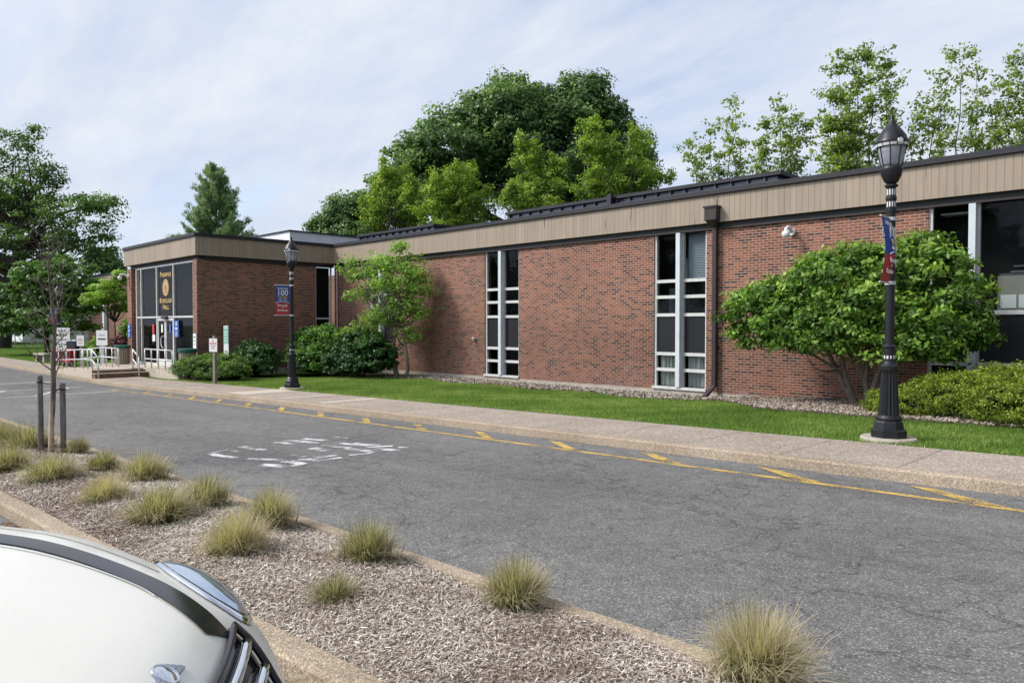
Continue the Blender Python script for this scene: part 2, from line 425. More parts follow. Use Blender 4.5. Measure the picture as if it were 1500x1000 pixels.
# paint on the road
def flat(b, pts, dz=.004, zf=None):
    b.add([(p[0], p[1], (zf or G)(p[0], p[1])+dz) for p in pts], [tuple(range(len(pts)))])
b = MB()
xs = [x for x in XS if -27 < x < 10]
for x0, x1 in zip([-27]+xs, xs+[10]): flat(b, [(x0, 7.9), (x1, 7.9), (x1, 8.0), (x0, 8.0)])
for i in range(16):
    x = -1.54-1.71*i+3.42
    flat(b, [(x, 8.0), (x-.26-.08*(i < 5), 8.0), (x-.98, 8.44), (x-.74, 8.44)], .008)
tag(b.build('yellow_road_marking', M['yellow']), kind='structure')
b = MB()
for X in (-25.9, -29.6, -33.4): 
    flat(b, [(X, 3.6), (X+.13, 3.6), (X+.13, 7.8), (X, 7.8)])
for (a, c) in ((-25.9, -29.6),):
    for yy in (3.6, 5.5):
        flat(b, [(a, yy), (a, yy+.22), (c+.13, yy+1.9), (c+.13, yy+1.68)], .008)
tag(b.build('crossing_marking', M['wline']), kind='structure')
# worn letters on the road (outlines followed from the photograph)
def stroke(b, pts, wid):
    P = [gp(260+p[0]/4.1667, 630+p[1]/4.1667, -1.9) for p in pts]
    for i in range(3): P = [gp(260+p[0]/4.1667, 630+p[1]/4.1667, g(P[j].x)) for j, p in enumerate(pts)]
    wid *= .8; P = [Vector((p.x, p.y)) for p in P]
    for a, c in zip(P[:-1], P[1:]):
        d = (c-a).normalized(); n = Vector((-d.y, d.x))*wid/2; a2 = a-d*wid*.3; c2 = c+d*wid*.3
        flat(b, [a2-n, c2-n, c2+n, a2+n], .004+.0001*len(b.f))
b = MB()
for pts, wd in ([[(375, 128), (300, 122), (235, 130), (198, 142), (250, 155), (345, 168)], .16], [[(400, 102), (450, 112), (520, 120)], .17],
    [[(440, 176), (600, 180), (690, 190), (765, 205), (700, 218)], .15], [[(530, 212), (600, 217), (655, 224)], .2],
    [[(605, 75), (655, 79), (700, 88)], .14], [[(655, 66), (730, 64)], .12], [[(720, 66), (835, 80)], .2], [[(780, 54), (890, 62)], .18],
    [[(830, 112), (905, 124)], .22], [[(895, 92), (960, 97)], .14], [[(970, 78), (1090, 92), (1225, 90)], .17], [[(965, 101), (1040, 108)], .16],
    [[(1050, 116), (1165, 128)], .2], [[(1170, 104), (1300, 98)], .14], [[(1225, 115), (1330, 125)], .2], [[(1360, 106), (1400, 105)], .14],
    [[(1205, 128), (1160, 145), (1060, 152)], .13], [[(765, 178), (830, 180)], .2], [[(860, 165), (950, 156)], .22], [[(840, 190), (990, 170)], .12],
    [[(705, 155), (775, 163)], .08], [[(650, 195), (740, 205)], .12], [[(1090, 84), (1160, 92)], .25], [[(960, 42), (1035, 50)], .1]): stroke(b, pts, wd)
tag(b.build('worn_road_lettering', M['wworn']), kind='structure')
# pale strips across the pavement
b = MB()
for x0, x1, y0, y1 in ((-20.1, -18.9, 8.8, 10.38), (-17.0, -16.75, 8.8, 10.38), (-15.2, -14.85, 8.8, 10.38), (-12.1, -12.02, 9.4, 10.38),
                       (-26.8, -26.5, 8.95, 9.5), (-25.1, -24.8, 8.95, 9.5), (-23.3, -22.95, 8.95, 9.5)):
    flat(b, [(x0, y0), (x1, y0), (x1, y1), (x0, y1)], KERB+.009, lambda x, y: g(x))
tag(b.build('pale_paving_strip', M['slab']), kind='structure')

# ---------------------------------------------------------------- scattered matter (stuff)
rng = np.random.default_rng(7)
def blades(name, P, h, wid, mat_, val, lean=.5, curl=.3):
    N = len(P); az_ = rng.uniform(0, 2*math.pi, N); d = np.stack([np.cos(az_), np.sin(az_), 0*az_], 1)
    s_ = np.stack([-np.sin(az_), np.cos(az_), 0*az_], 1); ln = rng.uniform(0, lean, N)[:, None]
    H = h[:, None]; up = np.array([[0, 0, 1.]])
    W = wid if np.isscalar(wid) else wid[:, None]
    tip = P+up*H*np.sqrt(np.maximum(1-ln**2, .05))+d*H*ln
    V = np.stack([P-s_*W/2, P+s_*W/2, tip], 1).reshape(-1, 3)
    return np_mesh(name, V, 3, val)
def smooth_noise(x, y, s, seed=0):
    r = np.random.default_rng(seed); o = 0*x
    for k in range(6):
        a, b_, ph = r.uniform(-1, 1), r.uniform(-1, 1), r.uniform(0, 6.3); o = o+np.sin((x*a+y*b_)*s*(1+.5*k)+ph)
    return o/6*1.2
Gv = np.vectorize(G); gv = np.vectorize(g)
M['grass'] = m_leaf('grass_blade', (.1, .165, .03), (.2, .3, .06), (.46, .48, .18), .3, .6, .2)
N = 230000
lx = -29+rng.random(N)**.8*31; ly = 10.43+rng.random(N)*6.5
keep = ly < 16.75+.35*np.sin(lx*1.7)+.12*np.sin(lx*7)
keep &= (lx < -9.6) | (ly < np.vectorize(bfront)(lx)+.06*np.sin(lx*9))
keep &= ~((lx < -25.2) & (ly > 10.9+.35*(lx+29)) & (ly > 11.0+.9*(lx+29)*.5))
lx, ly = lx[keep], ly[keep]; P = np.stack([lx, ly, Gv(lx, ly)], 1)
v = (.45+.3*smooth_noise(lx, ly, 1.3, 3)+.22*smooth_noise(lx, ly, 4, 9)+rng.normal(0, .16, len(lx))-.16*(lx > -8)).clip(0, 1)
v += .3*((ly < 10.7)*rng.random(len(lx)))
me = blades('lawn_grass', P, rng.uniform(.03, .07, len(lx)), rng.uniform(.006, .012, len(lx)), None, v, .8)
tag(link('lawn_grass', me, M['grass']), kind='stuff', label='short mown green grass between the pavement and the brick wall', cat='grass')
N = 30000; lx = -80+rng.random(N)*42; ly = 10.45+rng.random(N)*18
P = np.stack([lx, ly, gv(lx)+KERB-.01], 1); v = (.4+.2*smooth_noise(lx, ly, 1, 5)+rng.normal(0, .12, N)).clip(0, 1)
me = blades('side_grass', P, rng.uniform(.05, .1, N), .03, None, v, .7)
tag(link('side_grass', me, M['grass']), kind='stuff', label='mown grass around the stone bench beyond the entrance', cat='grass')
def chips(name, P, L, W, m, v, tilt=.35, n=4):
    N = len(P); a = rng.uniform(0, 6.28, N); tz = rng.normal(0, tilt, N)
    t1 = np.stack([np.cos(a)*np.cos(tz), np.sin(a)*np.cos(tz), np.sin(tz)], 1)
    tz2 = rng.normal(0, tilt, N); t2 = np.stack([-np.sin(a)*np.cos(tz2), np.cos(a)*np.cos(tz2), np.sin(tz2)], 1)
    L = L[:, None]; W = W[:, None]
    V = np.stack([P-t1*L*.5-t2*W*.2, P-t1*L*.1-t2*W*.5, P+t1*L*.5-t2*W*.15, P+t1*L*.35+t2*W*.4, P-t1*L*.35+t2*W*.5], 1).reshape(-1, 3)
    return np_mesh(name, V, 5, v)
M['chip'] = m_leaf('wood_chip', (.17, .12, .09), (.48, .41, .345), (.78, .73, .67), 0, .9, .1)
N = 170000; lx = -14+rng.random(N)**.75*17; ly = SY0+.16+rng.random(N)*(SY1-SY0-.32)
bz = np.vectorize(bedz)(lx, ly)
ly0 = ly.copy(); ly = ly+.045*(np.clip(lx, -13, 0)+2.75)*(1-(ly-SY0-.15)/(SY1-SY0-.3))
v = (.5+.3*smooth_noise(lx, ly, 2.2, 8)+rng.normal(0, .24, N)).clip(0, 1)
dist = np.hypot(lx, ly)
v = (v-.16*(smooth_noise(lx, ly, 5, 21) > .25)).clip(0, 1)
me = chips('mulch_chips', np.stack([lx, ly, bz+rng.uniform(.002, .02, N)], 1), rng.uniform(.01, .055, N)*(.6+dist*.06), rng.uniform(.003, .009, N)*(.6+dist*.08), None, v)
tag(link('mulch_chips', me, M['chip']), kind='stuff', label='shredded wood mulch covering the planting bed', cat='mulch')
M['peb'] = m_leaf('pebble', (.12, .1, .085), (.34, .29, .24), (.62, .57, .5), 0, .85, .2)
N = 26000; lx = -29.3+rng.random(N)**.9*28; ly = 16.7+rng.random(N)*1.25
ly += .3*np.sin(lx*1.7)*(ly < 17); pz = Gv(lx, ly)+.02
mul = (lx > -9.2) | (rng.random(N) < .12)
v = np.where(mul, rng.normal(.22, .14, N), rng.normal(.55, .2, N)).clip(0, 1)
me = chips('wall_pebbles', np.stack([lx, ly, pz+rng.uniform(0, .03, N)], 1), rng.uniform(.04, .09, N), rng.uniform(.03, .06, N), None, v, .5)
tag(link('wall_pebbles', me, M['peb']), kind='stuff', label='pale pebbles and bark along the foot of the brick wall', cat='gravel')

N = 26000; lx = -9.8+rng.random(N)*11; f_ = np.vectorize(bfront)(lx); ly = f_+rng.random(N)*(17.2-f_)
me = chips('bark_chips', np.stack([lx, ly, Gv(lx, ly)+.045+rng.uniform(0, .02, N)], 1), rng.uniform(.03, .09, N), rng.uniform(.015, .035, N), None, rng.normal(.3, .2, N).clip(0, 1), .4)
tag(link('bark_chips', me, M['chip']), kind='stuff', label='brown bark mulch under the broad glossy tree', cat='mulch')
# dry litter on the ground left of the near kerb
N = 1500; lx = -8+rng.random(N)*5.8; ly = SY0-.02-rng.random(N)**2*.35+.045*(lx+2.75)
me = chips('leaf_litter', np.stack([lx, ly, gv(lx)+.008], 1), rng.uniform(.02, .05, N), rng.uniform(.01, .02, N), None, rng.uniform(.1, .6, N), .25)
M['litter'] = m_leaf('dry_litter', (.12, .05, .02), (.3, .15, .06), (.42, .28, .14), 0, .9, .1)
tag(link('leaf_litter', me, M['litter']), kind='stuff', label='dry brown litter gathered against the near kerb', cat='litter')

# ---------------------------------------------------------------- foliage tools
def norm(a): return a/np.maximum(np.linalg.norm(a, axis=1, keepdims=True), 1e-6)
def leaves(C, Nn, size, aspect, r, val):
    """one pointed leaf per row"""
    N = len(C); Nn = norm(Nn); q = r.normal(size=(N, 3)); t1 = norm(np.cross(Nn, q)); t2 = np.cross(Nn, t1)
    L = size[:, None]; W = L*aspect
    V = np.stack([C-t1*L*.5, C-t1*L*.05+t2*W*.5, C+t1*L*.5, C-t1*L*.05-t2*W*.5], 1).reshape(-1, 3)
    return V
def lobe_clumps(lobes, n, r, inner=.55, low=-.6, rough=.12):
    tot = sum((l[3]*l[4]*l[5])**(2/3) for l in lobes); out = []; nr = []
    for l in lobes:
        k = int(n*(l[3]*l[4]*l[5])**(2/3)/tot)+1
        d = norm(r.normal(size=(k*2, 3))); d = d[d[:, 2] > low][:k]
        rad = inner+(1-inner)*r.random(len(d))**.5; rad *= 1+rough*r.normal(size=len(d)).clip(-1.5, 1.8)
        out.append(np.array(l[:3])+d*rad[:, None]*np.array(l[3:6])); nr.append(d)
    return np.concatenate(out), np.concatenate(nr)
def foliage(name, cl, nr, per, cr, lsize, m, parent, r, flat_=.6, aspect=.55, shade=None, jit=.35, upb=.5, sun=.25, cvar=.13):
    n = len(cl); idx = np.repeat(np.arange(n), per)
    crr = cr*(.6+.8*r.random(n))[idx][:, None]
    off = norm(r.normal(size=(n*per, 3)))*(r.random((n*per, 1))**.45)*crr*np.array([[1, 1, flat_]])
    C = cl[idx]+off
    Nn = norm(off)*.5+nr[idx]*.4+np.array([[0, 0, upb]])+r.normal(size=(n*per, 3))*jit
    cv_ = r.normal(0, cvar, n)[idx]
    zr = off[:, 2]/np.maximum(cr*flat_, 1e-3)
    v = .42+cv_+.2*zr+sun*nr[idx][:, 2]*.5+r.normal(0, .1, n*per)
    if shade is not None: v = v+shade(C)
    V = leaves(C, Nn, lsize*(.6+.8*r.random(n*per)), aspect, r, None)
    me = np_mesh(name, V, 4, v.clip(0, 1))
    return link(name, me, m, parent)
def limb(b, a, c, r0, r1, r, bend=.12, n=5, seg=6, sag=0):
    a = np.array(a, float); c = np.array(c, float); L = np.linalg.norm(c-a); o = r.normal(size=3)*bend*L
    pts = []
    for i in range(n+1):
        k = i/n; pts.append(a+(c-a)*k+o*math.sin(math.pi*k)*.6+np.array([0, 0, sag*L*math.sin(math.pi*k)])+r.normal(size=3)*bend*.12*L*(0 < i < n))
    b.tube(pts, [r0+(r1-r0)*(i/n) for i in range(n+1)], seg, cap=False); return pts
def crown_tree(name, loc, height, lobes, n, per, cr, ls, leafm, label, cat='tree', trunk=.3, seed=1, bark='bark', group=None, limbs=14, fork=.4, stems=None, inner=.5, flat_=.6, aspect=.6, low=-.6, jit=.35, twigs=0, rz=0, shade=None, rough=.12, cvar=.13):
    r = np.random.default_rng(seed); root = empty(name, loc, rz, label=label, cat=cat, group=group)
    cl, nr = lobe_clumps(lobes, n, r, inner, low, rough)
    b = MB(); cen = np.mean([l[:3] for l in lobes], axis=0)
    if stems is None:
        top = np.array([cen[0]*.8, cen[1]*.8, height*.75])
        tp = limb(b, (0, 0, -.5), top, trunk, trunk*.25, r, .04, 8, 9)
        b.tube([(0, 0, -.3), (0, 0, .25)], [trunk*1.5, trunk], 9, False)
        starts = [tp[j] for j in range(int(8*fork), 8)]
    else:
        starts = []
        for s_ in stems:
            tp = limb(b, (s_[0], s_[1], -.2), s_[2:5], trunk, trunk*.5, r, .1, 5, 7); starts += [tp[3], tp[4], tp[5]]
    ch = cl[r.permutation(len(cl))[:limbs]]
    for c in ch:
        s0 = min(starts, key=lambda p: abs(p[2]-(c[2]-np.linalg.norm((c-p)[:2])*.5)))
        pts = limb(b, s0, c, trunk*.38, trunk*.06, r, .12, 5, 6)
        for k in range(twigs):
            d = cl[r.integers(len(cl))]; q = pts[r.integers(2, 5)]
            if np.linalg.norm(d-q) < np.linalg.norm(c-s0)*.8: limb(b, q, d, trunk*.1, trunk*.02, r, .12, 3, 4)
    b.build('trunk', M[bark], root, smooth=True)
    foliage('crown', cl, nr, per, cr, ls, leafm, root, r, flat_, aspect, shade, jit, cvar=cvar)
    return root
def at_px(u, t, z=None):
    a = (u-750)/F; x_ = t*S2*(a-1); y_ = t*S2*(1+a)
    return (x_, y_, G(x_, y_) if z is None else z)

L = {}
L['oak'] = m_leaf('oak_leaf', (.018, .042, .017), (.066, .128, .042), (.19, .29, .095), gain=1.45)
L['locust'] = m_leaf('light_leaf', (.06, .115, .018), (.19, .3, .045), (.37, .48, .1), .4, gain=1.15)
L['elm'] = m_leaf('elm_leaf', (.07, .1, .03), (.2, .28, .07), (.4, .5, .16), .45, gain=1.15)
L['left'] = m_leaf('left_leaf', (.014, .034, .01), (.055, .11, .025), (.17, .28, .05), gain=1.6)
L['maple'] = m_leaf('maple_leaf', (.015, .038, .01), (.065, .15, .025), (.17, .32, .05), gain=1.35)
L['dog'] = m_leaf('dogwood_leaf', (.07, .14, .02), (.22, .38, .05), (.42, .6, .12), .4, gain=1.05)
L['cherry'] = m_leaf('cherry_leaf', (.06, .12, .022), (.2, .34, .07), (.4, .56, .17), .4, gain=1.15)
L['mag'] = m_leaf('magnolia_leaf', (.01, .03, .006), (.08, .17, .024), (.29, .45, .075), .3, .5, .35, gain=1.25)
L['pine'] = m_leaf('pine_needles', (.06, .1, .065), (.15, .22, .13), (.28, .37, .22), .3, gain=1.6)
L['yew'] = m_leaf('yew_needles', (.008, .02, .004), (.07, .14, .02), (.22, .34, .05), .2, gain=1.3)
L['jun'] = m_leaf('juniper_needles', (.018, .028, .006), (.165, .23, .02), (.46, .52, .07), .3, gain=1.0)
L['shrub'] = m_leaf('shrub_leaf', (.006, .02, .006), (.025, .075, .02), (.09, .18, .045), .25, gain=1.5)
L['red'] = m_leaf('red_leaf', (.02, .004, .008), (.07, .012, .02), (.14, .03, .035), .25, gain=1.2)

# --- big dark tree behind the hall, built as lobes
def lob(u, v, t, ru, rv, base, rd=None):
    x_, y_, _ = at_px(u, t, 0); z_ = (475-v)/F*t
    return (x_-base[0], y_-base[1], z_-base[2], ru*t/F, (rd or ru)*t/F, rv*t/F)
bo = at_px(755, 58); bo = (bo[0], bo[1], -2.3)
lo = [lob(745, 190, 58, 80, 62, bo), lob(845, 180, 58, 55, 55, bo), lob(665, 225, 57, 72, 56, bo), lob(612, 250, 56, 46, 50, bo), lob(915, 230, 58, 42, 48, bo),
      lob(800, 240, 60, 115, 85, bo), lob(755, 150, 60, 46, 36, bo), lob(845, 145, 58, 45, 32, bo), lob(575, 285, 56, 34, 36, bo), lob(700, 175, 57, 40, 30, bo), lob(890, 270, 60, 60, 50, bo), lob(640, 300, 57, 60, 60, bo), lob(885, 165, 58, 28, 26, bo)]
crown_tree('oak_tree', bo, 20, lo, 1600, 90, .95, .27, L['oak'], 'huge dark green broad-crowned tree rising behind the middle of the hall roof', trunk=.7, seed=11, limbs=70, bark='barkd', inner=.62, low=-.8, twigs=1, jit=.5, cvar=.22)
bo = at_px(500, 62); bo = (bo[0], bo[1], -2.3)
lo = [lob(500, 320, 62, 30, 28, bo), lob(535, 305, 62, 26, 24, bo), lob(478, 332, 62, 20, 16, bo), lob(520, 345, 62, 55, 22, bo)]
crown_tree('oak_tree', bo, 9, lo, 320, 80, .8, .26, L['oak'], 'dark rounded tree low on the left of the huge tree behind the roof', trunk=.35, seed=12, limbs=20, bark='barkd', jit=.5)
# --- lighter trees growing between roof and dark tree
for i, (u, t_, ls_, lab) in enumerate([
    (575, 50, [(575, 285, 34, 42), (555, 320, 32, 26), (600, 310, 32, 36), (570, 255, 20, 20)], 'yellowish green feathery tree just right of the low dark tree behind the roof'),
    (665, 47, [(668, 265, 38, 32), (650, 295, 42, 36), (690, 300, 34, 32), (660, 330, 50, 20)], 'light green feathery tree in front of the left half of the huge dark tree'),
    (785, 45, [(770, 250, 20, 46), (795, 275, 34, 32), (815, 250, 14, 26), (780, 300, 48, 24), (765, 215, 10, 18)], 'light green tree with pointed tips before the trunk of the huge dark tree'),
    (900, 42, [(880, 215, 32, 40), (915, 245, 46, 40), (865, 195, 18, 24), (945, 265, 34, 28), (880, 275, 44, 28)], 'broad light green tree before the right edge of the huge dark tree')]):
    bo = at_px(u, t_); bo = (bo[0], bo[1], -2.3)
    lo = [lob(a[0], a[1], t_, a[2], a[3], bo) for a in ls_]
    rr_ = np.random.default_rng(200+i); ex = []
    for l in lo:
        for _ in range(6):
            a_ = rr_.uniform(0, 6.28); k_ = rr_.uniform(.4, .95); ex.append((l[0]+l[3]*k_*1.15*math.cos(a_), l[1]+l[4]*k_*1.15*math.sin(a_), l[2]+l[5]*rr_.uniform(-.3, .85), l[3]*.28, l[4]*.28, l[5]*rr_.uniform(.25, .42)))
    lo = [(l[0], l[1], l[2]-.1*l[5], l[3]*.9, l[4]*.9, l[5]*.82) for l in lo]+ex
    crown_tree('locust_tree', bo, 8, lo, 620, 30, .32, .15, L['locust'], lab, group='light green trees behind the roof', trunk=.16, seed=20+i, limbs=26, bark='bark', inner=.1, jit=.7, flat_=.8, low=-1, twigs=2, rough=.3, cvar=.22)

# --- ascending sparse trees right
def ascending(name, loc, tips, leafm, label, group, seed, base_z, r0=.1, dens=1.0, lsz=.135, cat='tree', bare=0.0):
    r = np.random.default_rng(seed); root = empty(name, loc, 0, label=label, cat=cat, group=group)
    b = MB(); C = []; 
    limb(b, (0, 0, -.4), (0, 0, base_z), r0*1.6, r0, r, .03, 5, 8)
    for tip in tips:
        pts = limb(b, (0, 0, base_z-r.random()*.8), tip, r0*.7, r0*.08, r, .07, 8, 6)
        Lt = np.linalg.norm(np.array(tip)-np.array((0, 0, base_z)))
        for j in range(2, 9):
            p = np.array(pts[j]); k = j/8
            nb = int(3.6*dens+1.5)
            for q in range(nb):
                d = norm(r.normal(size=(1, 3)))[0]; d[2] = abs(d[2])*.7+.35
                ln = (1.15-k*.8)*Lt*.19*(.4+r.random())
                e = p+d*ln*np.array([1, 1, 1.0]); ep = limb(b, p, e, r0*.2*(1.1-k), r0*.04, r, .1, 3, 4)
                if r.random() < bare: continue
                for z_ in (1, 2, 3): C.append(ep[z_]+r.normal(size=3)*.08)
            C.append(p+r.normal(size=3)*.1)
    b.build('trunk', M['barkg'], root, smooth=True)
    C = np.array(C); nr = norm(r.normal(size=C.shape)+np.array([[0, 0, .6]]))
    foliage('crown', C, nr, int(13*dens), .28, lsz, leafm, root, r, .6, .7, None, .7, cvar=.16)
    return root
def tips_px(base, t_, lst):
    out = []
    for (u, v, *dt) in lst:
        tt = t_+(dt[0] if dt else 0); x_, y_, _ = at_px(u, tt, 0); out.append((x_-base[0], y_-base[1], (475-v)/F*tt-base[2]))
    return out
GR = 'sparse upright trees behind the right half of the roof'
for i, (u, t_, tl, lab, dn) in enumerate([
    (1045, 36, [(1075, 158), (1040, 195), (1010, 215), (1062, 185, 1), (1085, 215), (1030, 225, 1), (1050, 235)], 'sparse light green tree with one leaning tip, right of the huge dark tree', .9),
    (1145, 34, [(1140, 165), (1120, 190), (1160, 185), (1180, 190), (1112, 215), (1150, 215, 1)], 'short rounded sparse tree left of the tall forked tree', 1.0),
    (1228, 32, [(1245, 92), (1225, 110), (1265, 95), (1298, 105), (1215, 150), (1240, 150, 1), (1230, 185), (1212, 195), (1250, 195)], 'tall forked green tree just left of the near lamp head', 1.25),
    (1362, 31, [(1390, 92), (1405, 85), (1372, 130), (1350, 160), (1335, 185), (1300, 155), (1365, 190)], 'tall airy tree with bare lower twigs just right of the near lamp head', .75),
    (1432, 31, [(1425, 115), (1440, 140), (1455, 165), (1420, 180), (1435, 195, 1)], 'slim airy tree between the near lamp and the corner of the picture', .7),
    (1500, 30, [(1485, 100), (1500, 95), (1520, 90), (1475, 145), (1505, 150), (1540, 130), (1490, 190)], 'airy tree at the far right end above the roof edge', .8)]):
    bo = at_px(u, t_); bo = (bo[0], bo[1], -2.0)
    ascending('elm_tree', bo, tips_px(bo, t_, tl), L['elm'], lab, GR, 40+i, 3.8, .09, dn)

# --- left hand trees
bo = at_px(4, 67); bo = (bo[0], bo[1], -2.15)
lo = [lob(-20, 300, 67, 70, 55, bo), lob(45, 285, 66, 50, 45, bo), lob(25, 225, 66, 35, 32, bo), lob(50, 200, 66, 16, 14, bo), lob(120, 310, 64, 55, 26, bo), lob(150, 300, 64, 32, 16, bo), lob(120, 350, 64, 42, 26, bo),
      lob(60, 350, 66, 60, 35, bo), lob(-60, 370, 67, 70, 60, bo), lob(-90, 240, 68, 70, 60, bo), lob(70, 255, 66, 25, 20, bo), lob(20, 380, 69, 70, 30, bo), lob(155, 370, 64, 22, 15, bo)]
crown_tree('shade_tree', bo, 16, lo, 720, 60, .9, .24, L['left'], 'tall dark open-crowned tree with a thick trunk at the left edge', trunk=.62, seed=60, limbs=60, bark='barkd', inner=.4, low=-.9, twigs=3, jit=.6, flat_=.5, fork=.3)
bo = at_px(70, 52); bo = (bo[0], bo[1], -2.1)
lo = [lob(35, 440, 52, 45, 40, bo), lob(95, 420, 52, 42, 42, bo), lob(60, 405, 52, 32, 28, bo), lob(10, 460, 52, 40, 38, bo), lob(120, 440, 53, 30, 36, bo), lob(60, 470, 52, 70, 30, bo), lob(85, 390, 52, 22, 18, bo)]
crown_tree('maple_tree', bo, 5, lo, 560, 42, .5, .24, L['maple'], 'low dense layered green tree behind the bench and signs', trunk=.2, seed=61, limbs=26, bark='barkd', inner=.5, low=-.7, flat_=.35, jit=.4)
# more background foliage left
for i, (u, v, ru, rv, t_, nm, lm, lab) in enumerate([(-30, 455, 55, 40, 80, 'background_tree', 'left', 'dark green tree far behind at the very left edge'),
    (215, 470, 60, 55, 95, 'background_tree', 'left', 'distant dark tree filling the gap beside the low wing'),
    (150, 385, 22, 18, 110, 'background_tree', 'left', 'hazy distant tree top over the low wing roof')]):
    bo = at_px(u, t_); bo = (bo[0], bo[1], -2.3); l0 = lob(u, v, t_, ru, rv, bo)
    crown_tree(nm, bo, l0[2]+1, [l0, (l0[0]+l0[3]*.5, l0[1]+1, l0[2]-l0[5]*.4, l0[3]*.7, l0[4]*.7, l0[5]*.7)], 160, 40, 1.1, .4, L[lm], lab, trunk=.3, seed=70+i, limbs=14, bark='barkd')
# bright dogwood by the entrance
bo = (-42.2, 13.0, g(-42)+KERB)
lo = [lob(160, 420, 39, 26, 9, bo), lob(150, 440, 39, 26, 8, bo), lob(172, 430, 39, 20, 11, bo), lob(178, 405, 39, 14, 10, bo), lob(140, 432, 38, 18, 6, bo), lob(180, 448, 40, 16, 10, bo)]
crown_tree('dogwood_tree', bo, 3.6, lo, 190, 45, .3, .14, L['dog'], 'small bright green layered tree left of the glass entrance', trunk=.07, seed=62, limbs=22, bark='barkd', inner=.2, low=-1, flat_=.35, twigs=1)
# pine behind the entrance block
def pine(loc, H, Rb, label, seed=5, z0=1.5):
    r = np.random.default_rng(seed); root = empty('pine_tree', loc, 0, label=label, cat='tree'); b = MB()
    b.tube([(0, 0, -.4), (0, 0, H*.5), (0, 0, H-.2)], [.28, .16, .02], 8); C = []; D = []
    zz_ = z0
    while zz_ < H-.4:
        k = (zz_-z0)/(H-z0); Lr = Rb*(1-k)**.72*(.85+.3*r.random())+.2
        for q in range(int(9-4*k)):
            a = r.uniform(0, 6.28); l_ = Lr*(.7+.4*r.random()); pts = []
            for j in range(7):
                s_ = j/6; pts.append((math.cos(a)*l_*s_, math.sin(a)*l_*s_, zz_+l_*(.12*s_+.55*s_**2.2)))
            b.tube(pts, [.05*(1-s_*.13) *(1.1-k) for s_ in range(7)], 4, False)
            for j in range(int(14+l_*16)):
                s_ = .2+.8*r.random(); i0 = min(int(s_*6), 5); f_ = s_*6-i0
                p = np.array(pts[i0])*(1-f_)+np.array(pts[i0+1])*f_
                C.append(p+r.normal(size=3)*np.array([.1, .1, .12])); D.append(np.array([math.cos(a)*.3, math.sin(a)*.3, .8]))
        zz_ += .42*(1-.3*k)
    b.build('trunk', M['bark'], root)
    C = np.array(C); D = norm(np.array(D)+r.normal(size=C.shape)*.3); n = len(C); per = 7
    idx = np.repeat(np.arange(n), per); N_ = n*per
    d = norm(D[idx]+r.normal(size=(N_, 3))*.45); s_ = norm(np.cross(d, r.normal(size=(N_, 3)))); Ln = r.uniform(.16, .34, N_)[:, None]
    c = C[idx]+r.normal(size=(N_, 3))*.06
    V = np.stack([c-s_*.025, c+s_*.025, c+s_*.012+d*Ln, c-s_*.012+d*Ln], 1).reshape(-1, 3)
    v = .45+r.normal(0, .15, n)[idx]+r.normal(0, .15, N_)
    link('crown', np_mesh('crown', V, 4, v.clip(0, 1)), L['pine'], root)
p_ = at_px(318, 66); pine((p_[0], p_[1], -2.2), 16.4, 4.1, 'blue green pine with upswept tips above the entrance block roof', 5, 2)
for u, h_, lab in ((262, 10.2, 'small pine tip low on the left of the tall pine'), (368, 10.0, 'small pine tip low on the right of the tall pine')):
    p_ = at_px(u, 66); pine((p_[0], p_[1], -2.2), h_, 2.6, lab, int(u), 3)

# cherry at the wall
bo = (-22.7, 16.75, G(-22.7, 16.75))
def cl_(u, v, t_, ru, rv): return lob(u, v, t_, ru, rv, bo)
lo = [cl_(585, 365, 28, 16, 8), cl_(560, 385, 28, 30, 8), cl_(540, 400, 28.5, 34, 8), cl_(600, 395, 28, 34, 12), cl_(570, 415, 27.5, 38, 8), cl_(620, 420, 28, 26, 12), cl_(585, 440, 28, 34, 8),
      cl_(530, 430, 28.5, 24, 7), cl_(610, 455, 28, 32, 8), cl_(560, 465, 28, 40, 10), cl_(600, 490, 28, 24, 8), cl_(530, 490, 28.5, 30, 10), cl_(520, 380, 28.5, 12, 6), cl_(620, 405, 28, 14, 6)]
lo = [(l[0]*1.12, min(l[1]*1.0, .35), l[2], l[3]*1.15, min(l[4], .8), l[5]*1.7) for l in lo]
crown_tree('cherry_tree', bo, 4.6, lo, 620, 18, .27, .105, L['cherry'], 'small airy bright green tree in front of the brick wall by the inner corner', trunk=.085, seed=63, limbs=60, bark='barkg', inner=.15, low=-1, flat_=.6, rough=.25, cvar=.2,
           stems=[(0, 0, -.1, -.1, 1.9), (.12, .05, .25, -.1, 1.6), (-.1, 0, -.55, -.1, 1.3)], twigs=3, jit=.6)
